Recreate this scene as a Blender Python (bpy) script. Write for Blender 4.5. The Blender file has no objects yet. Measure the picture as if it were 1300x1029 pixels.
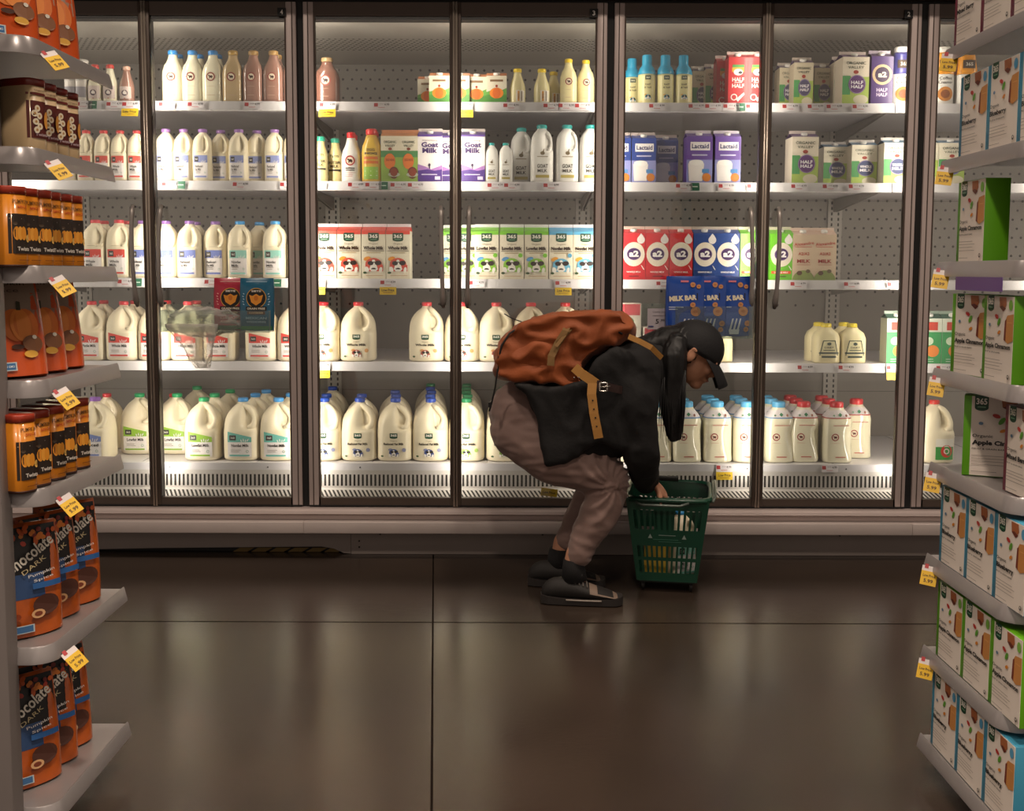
import bpy, bmesh, math, random
from mathutils import Vector, Matrix, noise
random.seed(7)
sin, cos, pi, rad = math.sin, math.cos, math.pi, math.radians
SC = bpy.context.scene
COL = SC.collection

# ------------------------------------------------------------------ camera model (photo frame 1300 x 1029)
F, PX, PY = 1380.0, 650.0, 469.0
PITCH, ROLL, CZ = rad(5.135), rad(0.2), 1.15
RC = Matrix.Rotation(pi/2 - PITCH, 3, 'X') @ Matrix.Rotation(ROLL, 3, 'Z')
CAM = Vector((0, 0, CZ))
def ray(x, y):
    return RC @ Vector(((x-PX)/F, -(y-PY)/F, -1.0))
def P(x, y, Y):                      # world point seen at photo pixel (x, y) on the plane of depth Y
    d = ray(x, y); return CAM + d*(Y/d.y)
def PG(x, y, z=0.0):                 # ... on the horizontal plane of height z
    d = ray(x, y); return CAM + d*((z-CZ)/d.z)
def PX_(x, y, X):                    # ... on the plane of world X
    d = ray(x, y); return CAM + d*(X/d.x)

# ------------------------------------------------------------------ colours and materials
def hexc(h):
    h = h.lstrip('#'); r = [int(h[i:i+2], 16)/255 for i in (0, 2, 4)]
    return tuple((c/12.92 if c <= .04045 else ((c+.055)/1.055)**2.4) for c in r) + (1.0,)
MATS = {}
def mat(name, hexcol='#808080', rough=.5, metal=0., coat=0., emit=None, estr=0., var=.05, vscale=18., bump=0., bscale=60., spec=.5, sheen=0., trans=0., sub=0., alpha=1.):
    if name in MATS: return MATS[name]
    m = bpy.data.materials.new(name); m.use_nodes = True; nt = m.node_tree; N = nt.nodes; L = nt.links
    b = N['Principled BSDF']; c = hexc(hexcol)
    b.inputs['Roughness'].default_value = rough; b.inputs['Metallic'].default_value = metal
    b.inputs['Coat Weight'].default_value = coat; b.inputs['Specular IOR Level'].default_value = spec
    b.inputs['Sheen Weight'].default_value = sheen; b.inputs['Transmission Weight'].default_value = trans
    b.inputs['Alpha'].default_value = alpha
    if sub: b.inputs['Subsurface Weight'].default_value = sub; b.inputs['Subsurface Radius'].default_value = (.02,.015,.01); b.inputs['Subsurface Scale'].default_value = 1
    tc = N.new('ShaderNodeTexCoord'); nz = N.new('ShaderNodeTexNoise'); nz.inputs['Scale'].default_value = vscale; nz.inputs['Detail'].default_value = 2
    L.new(tc.outputs['Object'], nz.inputs['Vector'])
    mx = N.new('ShaderNodeMix'); mx.data_type = 'RGBA'
    mx.inputs[6].default_value = tuple(max(0, v*(1-var)) for v in c[:3])+(1,); mx.inputs[7].default_value = tuple(min(1, v*(1+var)) for v in c[:3])+(1,)
    L.new(nz.outputs['Fac'], mx.inputs[0]); L.new(mx.outputs[2], b.inputs['Base Color'])
    if emit: b.inputs['Emission Color'].default_value = hexc(emit); b.inputs['Emission Strength'].default_value = estr
    if bump:
        n2 = N.new('ShaderNodeTexNoise'); n2.inputs['Scale'].default_value = bscale; n2.inputs['Detail'].default_value = 4; L.new(tc.outputs['Object'], n2.inputs['Vector'])
        bp = N.new('ShaderNodeBump'); bp.inputs['Strength'].default_value = bump; bp.inputs['Distance'].default_value = .01
        L.new(n2.outputs['Fac'], bp.inputs['Height']); L.new(bp.outputs['Normal'], b.inputs['Normal'])
    MATS[name] = m; return m
def ink(h):                          # printed ink of a colour
    return mat('ink_'+h.lstrip('#').lower(), h, rough=.45, var=.02)
def mathn(nt, op, a, b=None, c=None):
    n = nt.nodes.new('ShaderNodeMath'); n.operation = op
    for i, v in enumerate((a, b, c)):
        if v is None: continue
        if isinstance(v, (int, float)): n.inputs[i].default_value = v
        else: nt.links.new(v, n.inputs[i])
    return n.outputs[0]

# ------------------------------------------------------------------ mesh helpers
class MB:
    """collects geometry with several materials and links it as one mesh object"""
    def __init__(s): s.v = []; s.f = []; s.m = []; s.mats = []; s.sm = []
    def mi(s, m):
        if m not in s.mats: s.mats.append(m)
        return s.mats.index(m)
    def add(s, vs, fs, m, smooth=False, M=None):
        o = len(s.v); s.v += [tuple(M @ Vector(p)) if M else tuple(p) for p in vs]
        k = s.mi(m)
        for f in fs: s.f.append(tuple(i+o for i in f)); s.m.append(k); s.sm.append(smooth)
        return s
    def box(s, x0, x1, y0, y1, z0, z1, m, M=None, b=0.):
        if b <= 0:
            vs = [(x, y, z) for z in (z0, z1) for y in (y0, y1) for x in (x0, x1)]
            return s.add(vs, [(0,2,3,1),(4,5,7,6),(0,1,5,4),(2,6,7,3),(0,4,6,2),(1,3,7,5)], m, False, M)
        # chamfered box
        bm = bmesh.new(); bmesh.ops.create_cube(bm, size=1)
        for v in bm.verts: v.co = Vector(((x0+x1)/2+v.co.x*(x1-x0), (y0+y1)/2+v.co.y*(y1-y0), (z0+z1)/2+v.co.z*(z1-z0)))
        bmesh.ops.bevel(bm, geom=list(bm.edges), offset=b, segments=2, affect='EDGES', profile=.5)
        return s.bm(bm, m, True, M)
    def bm(s, bm, m, smooth=False, M=None):
        bm.verts.index_update()
        s.add([v.co[:] for v in bm.verts], [[v.index for v in f.verts] for f in bm.faces], m, smooth, M); bm.free(); return s
    def loft(s, rings, m, smooth=True, cap=True, closed=True, M=None):
        n = len(rings[0]); vs = [p for r in rings for p in r]; fs = []
        for i in range(len(rings)-1):
            for j in range(n if closed else n-1):
                a = i*n+j; b = i*n+(j+1) % n; fs.append((a, b, b+n, a+n))
        if cap: fs.append(tuple(range(n-1, -1, -1))); fs.append(tuple((len(rings)-1)*n+j for j in range(n)))
        return s.add(vs, fs, m, smooth, M)
    def tube(s, pts, r, m, n=8, cap=True, M=None, flat=1.):
        pts = [Vector(p) for p in pts]; rs = r if isinstance(r, (list, tuple)) else [r]*len(pts); rings = []
        up = Vector((0, 0, 1)); prev = None
        for i, p in enumerate(pts):
            t = (pts[min(i+1, len(pts)-1)]-pts[max(i-1, 0)]).normalized()
            if prev is None:
                a = t.cross(up if abs(t.z) < .9 else Vector((0, 1, 0))).normalized()
            else: a = (prev-t*prev.dot(t)).normalized()
            prev = a; b = t.cross(a).normalized()
            rings.append([tuple(p+a*cos(k*2*pi/n)*rs[i]+b*sin(k*2*pi/n)*rs[i]*flat) for k in range(n)])
        return s.loft(rings, m, True, cap, M=M)
    def cyl(s, c, r, h, m, n=20, r2=None, axis='z', M=None, b=.0):
        r2 = r if r2 is None else r2; rings = []
        prof = [(0, r), (h, r2)] if not b else [(0, r-b), (b, r), (h-b, r2), (h, r2-b)]
        for z, q in prof:
            ring = []
            for k in range(n):
                u, v = cos(k*2*pi/n)*q, sin(k*2*pi/n)*q
                p = (u, v, z) if axis == 'z' else ((z, u, v) if axis == 'x' else (v, z, u))
                ring.append((c[0]+p[0], c[1]+p[1], c[2]+p[2]))
            rings.append(ring)
        return s.loft(rings, m, True, True, M=M)
    def ell(s, c, r, m, M=None, seg=16, rg=10):
        rings = []
        for i in range(rg+1):
            t = -pi/2+pi*i/rg; q = max(cos(t), .01)
            rings.append([(c[0]+r[0]*q*cos(k*2*pi/seg), c[1]+r[1]*q*sin(k*2*pi/seg), c[2]+r[2]*sin(t)) for k in range(seg)])
        return s.loft(rings, m, True, True, M=M)
    def mesh(s, name):
        me = bpy.data.meshes.new(name); me.from_pydata(s.v, [], s.f)
        for m in s.mats: me.materials.append(m)
        me.polygons.foreach_set('material_index', s.m); me.polygons.foreach_set('use_smooth', s.sm)
        me.update(); return me
    def build(s, name, parent=None, loc=None, bevel=0., auto=None):
        me = s.mesh(name); o = bpy.data.objects.new(name, me); COL.objects.link(o)
        if parent is not None: o.parent = parent
        if loc is not None: o.location = loc
        if bevel:
            md = o.modifiers.new('soft_edges', 'BEVEL'); md.width = bevel; md.segments = 2; md.limit_method = 'ANGLE'; md.angle_limit = rad(40)
        if auto is not None:
            try: me.set_sharp_from_angle(angle=rad(auto))
            except Exception: pass
        return o
def sharp(o, a=35):
    o.data.set_sharp_from_angle(angle=rad(a)); return o
def empty(name, loc=(0, 0, 0), rz=0., parent=None):
    o = bpy.data.objects.new(name, None); COL.objects.link(o); o.location = loc; o.rotation_euler = (0, 0, rz)
    o.empty_display_size = .05
    if parent: o.parent = parent
    return o
def tag(o, label=None, cat=None, group=None, kind=None):
    if label: o['label'] = label
    if cat: o['category'] = cat
    if group: o['group'] = group
    if kind: o['kind'] = kind
    return o
def kids(o): return [c for c in KID.get(o.name, [])]
KID = {}
def reg_kids(o):
    KID[o.name] = list(o.children)
    for c in o.children: reg_kids(c)
def copy_tree(o, parent=None):
    c = o.copy(); COL.objects.link(c); c.parent = parent
    KID[c.name] = [copy_tree(ch, c) for ch in KID.get(o.name, [])]
    return c

# superellipse ring
def sring(w, d, n, z, cnt=24, cx=0, cy=0, dent=None):
    out = []
    for k in range(cnt):
        t = 2*pi*(k+.5)/cnt; c, s_ = cos(t), sin(t)
        r = (abs(c)**n+abs(s_)**n)**(-1/n)
        q = 1.
        if dent:
            t0, wd, amt = dent; dd = (t-t0+pi) % (2*pi)-pi; q = 1-amt*math.exp(-(dd/wd)**2)
        out.append((cx+w/2*c*r*q, cy+d/2*s_*r*q, z))
    return out

# ------------------------------------------------------------------ flat artwork (labels): local x right, z up, facing -y
TXT = {}
def glyphs(txt, bold):
    k = (txt, bold)
    if k not in TXT:
        cu = bpy.data.curves.new('t', 'FONT'); cu.body = txt; cu.size = 1; cu.align_x = 'CENTER'; cu.align_y = 'CENTER'; cu.offset = bold
        cu.resolution_u = 2; cu.fill_mode = 'FRONT'
        o = bpy.data.objects.new('t', cu); COL.objects.link(o)
        dg = bpy.context.evaluated_depsgraph_get(); me = bpy.data.meshes.new_from_object(o.evaluated_get(dg))
        vs = [v.co[:2] for v in me.vertices]; fs = [tuple(p.vertices) for p in me.polygons]
        bpy.data.objects.remove(o); bpy.data.curves.remove(cu); bpy.data.meshes.remove(me)
        xs = [v[0] for v in vs]; ys = [v[1] for v in vs]
        cx, cy = (min(xs)+max(xs))/2, (min(ys)+max(ys))/2
        w, h = max(xs)-min(xs), max(ys)-min(ys)
        TXT[k] = ([((x-cx)/w, (y-cy)/h) for x, y in vs], fs, w, h)
    return TXT[k]
class Art:
    def __init__(s): s.A = []; s.T = []; s.k = 0
    def _a(s, vs, fs, h, to=None):
        s.k += 1; (s.A if to is None else to).append((vs, fs, h, s.k)); return s
    def rect(s, x0, x1, z0, z1, h, n=6):
        vs = []; fs = []
        for i in range(n+1):
            x = x0+(x1-x0)*i/n; vs += [(x, z0), (x, z1)]
            if i: fs.append((2*i-2, 2*i, 2*i+1, 2*i-1))
        return s._a(vs, fs, h)
    def poly(s, pts, h): return s._a(list(pts), [tuple(range(len(pts)))], h)
    def oval(s, x, z, rx, rz, h, n=20, ang=0., a0=0., a1=2*pi):
        vs = []
        full = abs(a1-a0-2*pi) < 1e-6
        for k in range(n + (0 if full else 1)):
            t = a0+(a1-a0)*k/n; u, v = rx*cos(t), rz*sin(t); vs.append((x+u*cos(ang)-v*sin(ang), z+u*sin(ang)+v*cos(ang)))
        return s._a(vs, [tuple(range(len(vs)))], h)
    def ringo(s, x, z, r0, r1, h, n=24, k=1.):
        vs = []; fs = []
        for i in range(n):
            t = 2*pi*i/n; vs += [(x+r0*cos(t), z+r0*k*sin(t)), (x+r1*cos(t), z+r1*k*sin(t))]
        for i in range(n):
            a, b = 2*i, 2*((i+1) % n); fs.append((a, a+1, b+1, b))
        return s._a(vs, fs, h)
    def text(s, t, x, z, w, hgt, h, bold=.012, ang=0., al='c'):
        g = glyphs(t, bold)
        if al == 'l': x += w/2
        vs = []
        for u, v in g[0]:
            a, b = u*w, v*hgt; vs.append((x+a*cos(ang)-b*sin(ang), z+a*sin(ang)+b*cos(ang)))
        return s._a(vs, g[1], h, s.T)
    def band(s, x0, x1, zlo, zl, zr, h, n=8):
        vs = []; fs = []
        for i in range(n+1):
            t = i/n; x = x0+(x1-x0)*t; vs += [(x, zlo), (x, zl+(zr-zl)*t)]
            if i: fs.append((2*i-2, 2*i, 2*i+1, 2*i-1))
        return s._a(vs, fs, h)
    def line(s, x0, x1, z, th, h): return s.rect(x0, x1, z-th/2, z+th/2, h, 2)
    def _build(s, L, name, parent, bend, y0, step, lean=None):
        mb = MB()
        for vs, fs, h, k in L:
            pts = []
            for x, z in vs:
                y = -y0-step*k
                if callable(bend): y = bend(x, z)-.0016-step*k
                elif bend:
                    w, d, n, zf = bend; t = min(abs(x)/(w/2), .985); y = -(d/2)*(1-t**n)**(1/n)-.0012-step*k
                pts.append((x, y, z))
            # outward (-y) winding
            fl = []
            for f in fs:
                a = sum(vs[f[i]][0]*vs[f[(i+1) % len(f)]][1]-vs[f[(i+1) % len(f)]][0]*vs[f[i]][1] for i in range(len(f)))
                fl.append(f if a > 0 else tuple(reversed(f)))
            mb.add(pts, fl, h if not isinstance(h, str) else ink(h))
        return mb.build(name, parent)
    def put(s, parent, y0=0., bend=None, step=.00025, name='label', tname='lettering', loc=None, rot=None):
        a = None
        if s.A:
            a = s._build(s.A, name, parent, bend, y0, step)
            if loc: a.location = loc
            if rot: a.rotation_euler = rot
        if s.T:
            t = s._build(s.T, tname, a if a else parent, bend, y0, step)
            if not a:
                if loc: t.location = loc
                if rot: t.rotation_euler = rot
        return a

# ------------------------------------------------------------------ label bookkeeping
REG = []
ORD = ['first','second','third','fourth','fifth','sixth','seventh','eighth','ninth','tenth','eleventh','twelfth','thirteenth','fourteenth']
def reg(o, desc, where, cat, group, key=None, deep=0):
    o['category'] = cat
    if group: o['group'] = group
    REG.append((o, desc, where, (key if key is not None else o.location.x), deep))
def finish_labels(word='from left'):
    by = {}
    for r in REG: by.setdefault((r[1], r[2], r[4]), []).append(r)
    rows = {}
    for r in REG: rows.setdefault((r[1], r[2]), set()).add(r[4])
    for (d, w, deep), L in by.items():
        L.sort(key=lambda r: r[3])
        dp = ''
        if len(rows[(d, w)]) > 1 or deep: dp = (['front-row ', 'second-row ', 'third-row ', 'fourth-row ', 'fifth-row ', 'sixth-row '][deep])
        for i, r in enumerate(L):
            if len(L) == 1: o_ = ''
            elif i == len(L)-1 and len(L) > 2: o_ = ', furthest right'
            else: o_ = ', '+ORD[i]+' from left'
            r[0]['label'] = f"{dp}{d}{o_}, {w}"
# ------------------------------------------------------------------ shared materials
steel = mat('brushed_aluminium', '#c4b4af', rough=.4, metal=.2, var=.06, vscale=6)
steel_d = mat('dark_anodised_frame', '#54473f', rough=.4, metal=.3, var=.08)
steel_r = mat('satin_rounded_stile', '#c4b6a8', rough=.3, metal=.45)
black = mat('black_gasket', '#0c0a0a', rough=.6)
white_e = mat('white_enamel_shelf', '#dcd8da', rough=.35, coat=.2, var=.03)
grey_e = mat('grey_enamel_liner', '#8d8781', rough=.5, var=.05, vscale=3)
bump_m = mat('grey_bumper_vinyl', '#c2b5b0', rough=.4, metal=.15, var=.05)
kick_m = mat('kick_plate_paint', '#9c908a', rough=.5, metal=.15, var=.08, vscale=5)
led_m = mat('led_diffuser', '#fff4e0', emit='#ffe9c8', estr=4)
jug_m = mat('milk_jug_plastic', '#ebdfc2', rough=.38, coat=.25, var=.02, spec=.45)
jugy_m = mat('creamy_jug_plastic', '#efe2b4', rough=.36, coat=.25, var=.03)
white_m = mat('white_plastic', '#efece6', rough=.4, coat=.2, var=.02)
glassy = mat('milk_in_clear_glass', '#e6dfc4', rough=.12, coat=1., var=.02)
choc_m = mat('chocolate_milk_in_glass', '#9c7466', rough=.14, coat=1., var=.03)
cream_m = mat('pale_eggnog_plastic', '#e4d8a4', rough=.25, coat=.6, var=.03)
nog_m = mat('yellow_eggnog_plastic', '#e9c04e', rough=.25, coat=.7, var=.05)
card_m = mat('cream_carton_board', '#efe6cf', rough=.45, coat=.15, var=.02)
whitec = mat('white_carton_board', '#ece6ea', rough=.45, coat=.15, var=.02)

def glass_mat():
    m = bpy.data.materials.new('door_glass'); m.use_nodes = True; nt = m.node_tree; N = nt.nodes; L = nt.links
    for n in list(N): N.remove(n)
    out = N.new('ShaderNodeOutputMaterial'); tr = N.new('ShaderNodeBsdfTransparent'); gl = N.new('ShaderNodeBsdfGlossy')
    tr.inputs['Color'].default_value = (.93, .94, .92, 1); gl.inputs['Roughness'].default_value = .03
    fr = N.new('ShaderNodeFresnel'); fr.inputs['IOR'].default_value = 1.5
    tc = N.new('ShaderNodeTexCoord'); nz = N.new('ShaderNodeTexNoise'); nz.inputs['Scale'].default_value = 2.5; nz.inputs['Detail'].default_value = 5
    L.new(tc.outputs['Object'], nz.inputs['Vector'])
    di = N.new('ShaderNodeBsdfDiffuse'); di.inputs['Color'].default_value = (.7, .66, .62, 1)
    fog = mathn(nt, 'MULTIPLY', mathn(nt, 'MAXIMUM', mathn(nt, 'SUBTRACT', nz.outputs['Fac'], .42), 0.), .16)
    m1 = N.new('ShaderNodeMixShader'); m2 = N.new('ShaderNodeMixShader')
    L.new(mathn(nt, 'MULTIPLY', fr.outputs[0], 1.6), m1.inputs[0]); L.new(tr.outputs[0], m1.inputs[1]); L.new(gl.outputs[0], m1.inputs[2])
    L.new(fog, m2.inputs[0]); L.new(m1.outputs[0], m2.inputs[1]); L.new(di.outputs[0], m2.inputs[2]); L.new(m2.outputs[0], out.inputs[0])
    return m
glass = glass_mat()
def clear_mat(name, tint, a, rough=.1):
    m = bpy.data.materials.new(name); m.use_nodes = True; nt = m.node_tree; N = nt.nodes; L = nt.links
    for n in list(N): N.remove(n)
    out = N.new('ShaderNodeOutputMaterial'); tr = N.new('ShaderNodeBsdfTransparent'); gl = N.new('ShaderNodeBsdfPrincipled')
    tr.inputs['Color'].default_value = tint; gl.inputs['Base Color'].default_value = tuple(min(1, c*.9) for c in tint[:3])+(1,); gl.inputs['Roughness'].default_value = rough
    lw = N.new('ShaderNodeLayerWeight'); lw.inputs['Blend'].default_value = .35
    m1 = N.new('ShaderNodeMixShader'); L.new(mathn(nt, 'ADD', mathn(nt, 'MULTIPLY', lw.outputs['Facing'], .55), a), m1.inputs[0]); L.new(tr.outputs[0], m1.inputs[1]); L.new(gl.outputs[0], m1.inputs[2]); L.new(m1.outputs[0], out.inputs[0])
    return m
acrylic = clear_mat('clear_acrylic', (.86, .9, .88, 1), .06)
bag_m = clear_mat('thin_produce_bag', (.9, .88, .84, 1), .25, .3)

def holes_mat(name, base, hole, fn, rough=.5):
    """panel colour with punched dark holes; fn(nt, x, y, z) gives the hole mask from object coordinates in metres"""
    m = bpy.data.materials.new(name); m.use_nodes = True; nt = m.node_tree; N = nt.nodes; L = nt.links; b = N['Principled BSDF']
    tc = N.new('ShaderNodeTexCoord'); sp = N.new('ShaderNodeSeparateXYZ'); L.new(tc.outputs['Object'], sp.inputs[0])
    mask = fn(nt, sp.outputs[0], sp.outputs[1], sp.outputs[2])
    nz = N.new('ShaderNodeTexNoise'); nz.inputs['Scale'].default_value = 3; L.new(tc.outputs['Object'], nz.inputs['Vector'])
    c = hexc(base); mb = N.new('ShaderNodeMix'); mb.data_type = 'RGBA'; mb.inputs[6].default_value = tuple(v*.93 for v in c[:3])+(1,); mb.inputs[7].default_value = tuple(v*1.05 for v in c[:3])+(1,); L.new(nz.outputs['Fac'], mb.inputs[0])
    mx = N.new('ShaderNodeMix'); mx.data_type = 'RGBA'; L.new(mb.outputs[2], mx.inputs[6]); mx.inputs[7].default_value = hexc(hole)
    L.new(mask, mx.inputs[0]); L.new(mx.outputs[2], b.inputs['Base Color']); b.inputs['Roughness'].default_value = rough
    return m
def dots(sx, sz, r, zlo=None, zhi=None, stag=True, ax=2):
    def fn(nt, x, y, z):
        v = z if ax == 2 else y
        row = mathn(nt, 'FLOOR', mathn(nt, 'DIVIDE', v, sz))
        xs = mathn(nt, 'DIVIDE', x, sx)
        if stag: xs = mathn(nt, 'ADD', xs, mathn(nt, 'MULTIPLY', mathn(nt, 'MODULO', row, 2), .5))
        fx = mathn(nt, 'MULTIPLY', mathn(nt, 'SUBTRACT', mathn(nt, 'FRACT', xs), .5), sx)
        fz = mathn(nt, 'MULTIPLY', mathn(nt, 'SUBTRACT', mathn(nt, 'FRACT', mathn(nt, 'DIVIDE', v, sz)), .5), sz)
        d = mathn(nt, 'SQRT', mathn(nt, 'ADD', mathn(nt, 'MULTIPLY', fx, fx), mathn(nt, 'MULTIPLY', fz, fz)))
        m = mathn(nt, 'LESS_THAN', d, r)
        if zlo is not None: m = mathn(nt, 'MULTIPLY', m, mathn(nt, 'MULTIPLY', mathn(nt, 'GREATER_THAN', v, zlo), mathn(nt, 'LESS_THAN', v, zhi)))
        return m
    return fn
def slots(sx, duty, bands, slant=0.):
    def fn(nt, x, y, z):
        tot = None
        for lo, hi, sl in bands:
            xs = mathn(nt, 'ADD', x, mathn(nt, 'MULTIPLY', z, sl))
            m = mathn(nt, 'LESS_THAN', mathn(nt, 'FRACT', mathn(nt, 'DIVIDE', xs, sx)), duty)
            m = mathn(nt, 'MULTIPLY', m, mathn(nt, 'MULTIPLY', mathn(nt, 'GREATER_THAN', z, lo), mathn(nt, 'LESS_THAN', z, hi)))
            tot = m if tot is None else mathn(nt, 'MAXIMUM', tot, m)
        return tot
    return fn

# ------------------------------------------------------------------ the room
YD = 4.30                                    # plane of the cooler doors
MX = [-2.03, -.826, .378, 1.592, 2.80]       # where neighbouring coolers meet
def floor_mat():
    m = bpy.data.materials.new('polished_concrete'); m.use_nodes = True; nt = m.node_tree; N = nt.nodes; L = nt.links; b = N['Principled BSDF']
    tc = N.new('ShaderNodeTexCoord'); sp = N.new('ShaderNodeSeparateXYZ'); L.new(tc.outputs['Object'], sp.inputs[0])
    n1 = N.new('ShaderNodeTexNoise'); n1.inputs['Scale'].default_value = 1.6; n1.inputs['Detail'].default_value = 6
    n2 = N.new('ShaderNodeTexNoise'); n2.inputs['Scale'].default_value = 90; n2.inputs['Detail'].default_value = 3
    for n in (n1, n2): L.new(tc.outputs['Object'], n.inputs['Vector'])
    cr = N.new('ShaderNodeValToRGB'); cr.color_ramp.elements[0].position = .3; cr.color_ramp.elements[0].color = hexc('#322a25'); cr.color_ramp.elements[1].position = .75; cr.color_ramp.elements[1].color = hexc('#44382f')
    L.new(mathn(nt, 'ADD', mathn(nt, 'MULTIPLY', n1.outputs['Fac'], .75), mathn(nt, 'MULTIPLY', n2.outputs['Fac'], .25)), cr.inputs[0])
    yj, xj = PG(650, 790).y, PG(549, 860).x
    def near(s, v, w): return mathn(nt, 'LESS_THAN', mathn(nt, 'ABSOLUTE', mathn(nt, 'SUBTRACT', s, v)), w)
    q1, q2 = PG(550, 712), PG(548.5, 940); kx = (q2.x-q1.x)/(q2.y-q1.y)
    sl = mathn(nt, 'SUBTRACT', sp.outputs[0], mathn(nt, 'MULTIPLY', sp.outputs[1], kx))
    j = mathn(nt, 'MAXIMUM', near(sp.outputs[1], yj, .0045), near(sl, q1.x-kx*q1.y, .0028))
    j = mathn(nt, 'MAXIMUM', j, near(sp.outputs[1], yj-2.4, .0022))
    mx = N.new('ShaderNodeMix'); mx.data_type = 'RGBA'; L.new(j, mx.inputs[0]); L.new(cr.outputs[0], mx.inputs[6]); mx.inputs[7].default_value = hexc('#1c1714')
    L.new(mx.outputs[2], b.inputs['Base Color'])
    L.new(mathn(nt, 'ADD', mathn(nt, 'ADD', .15, mathn(nt, 'MULTIPLY', n1.outputs['Fac'], .16)), mathn(nt, 'MULTIPLY', j, .5)), b.inputs['Roughness'])
    L.new(mathn(nt, 'MULTIPLY', mathn(nt, 'SUBTRACT', 1., j), .6), b.inputs['Specular IOR Level'])
    bp = N.new('ShaderNodeBump'); bp.inputs['Strength'].default_value = .04; bp.inputs['Distance'].default_value = .01; L.new(n2.outputs['Fac'], bp.inputs['Height']); L.new(bp.outputs['Normal'], b.inputs['Normal'])
    return m
tag(MB().box(-7, 7, -3, 6.5, -.1, 0, floor_mat()).build('floor'), kind='structure')
ceil_m = mat('dark_ceiling_paint', '#322a25', rough=.9)
tag(MB().box(-7, 7, -3, 6.5, 3.9, 4.0, ceil_m).build('ceiling'), kind='structure')
tag(MB().box(-7, 7, 5.75, 5.85, 0, 3.9, mat('back_wall_paint', '#5b524c', rough=.8)).build('wall_back'), kind='structure')

# ------------------------------------------------------------------ refrigerated cases
SH_PX = [130, 231, 354.5, 460]               # front edges of the four shelves in the photo
YS = 4.50                                    # front edge of the shelves
SZ = [P(650, y, YS).z for y in SH_PX] + [P(650, 587, YS).z]
print('shelf heights', [round(z, 3) for z in SZ])
Z_SILL, Z_DB, Z_DT = P(650, 648, YD-.03).z, P(650, 643, YD).z, P(650, 3, YD).z
def backfn(nt, x, y, z):
    full = mathn(nt, 'MULTIPLY', dots(.0435, .0435, .0058)(nt, x, y, z), mathn(nt, 'GREATER_THAN', z, SZ[2]-.3+.02))
    spr = mathn(nt, 'MULTIPLY', dots(.087, .066, .0058)(nt, x, y, z), mathn(nt, 'MULTIPLY', mathn(nt, 'LESS_THAN', z, SZ[2]-.3+.02), mathn(nt, 'GREATER_THAN', z, SZ[3]-.3+.17)))
    seam = mathn(nt, 'LESS_THAN', mathn(nt, 'ABSOLUTE', mathn(nt, 'SUBTRACT', z, SZ[1]-.3-.02)), .0015)
    s2 = mathn(nt, 'LESS_THAN', mathn(nt, 'ABSOLUTE', mathn(nt, 'SUBTRACT', z, SZ[4]-.3+.22)), .0012)
    return mathn(nt, 'MAXIMUM', mathn(nt, 'MAXIMUM', full, spr), mathn(nt, 'MULTIPLY', mathn(nt, 'MAXIMUM', seam, s2), .6))
back_m = holes_mat('perforated_back_panel', '#857e76', '#17120f', backfn)
top_m = holes_mat('perforated_air_duct', '#b9b2a8', '#2a2420', dots(.026, .024, .006, .5, .72, ax=1))
gr_m = holes_mat('slotted_air_grille', '#cfc8c2', '#1d1815', slots(.0175, .48, [(-.062, -.014, 0.), (-.105, -.077, .9)]))
up_m = holes_mat('slotted_upright_paint', '#a59e96', '#120e0c', slots(1., 1., [(-9, -8, 0)]))
def upfn(nt, x, y, z):
    return mathn(nt, 'MULTIPLY', mathn(nt, 'LESS_THAN', mathn(nt, 'FRACT', mathn(nt, 'DIVIDE', z, .026)), .55), mathn(nt, 'LESS_THAN', mathn(nt, 'ABSOLUTE', mathn(nt, 'SUBTRACT', mathn(nt, 'ABSOLUTE', x), .016)), .004))
up_m = holes_mat('slotted_upright_paint2', '#a59e96', '#120e0c', upfn)
NUM = ['4', '3', '2', None]
CASES = []
SHIFT = -.04
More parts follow.
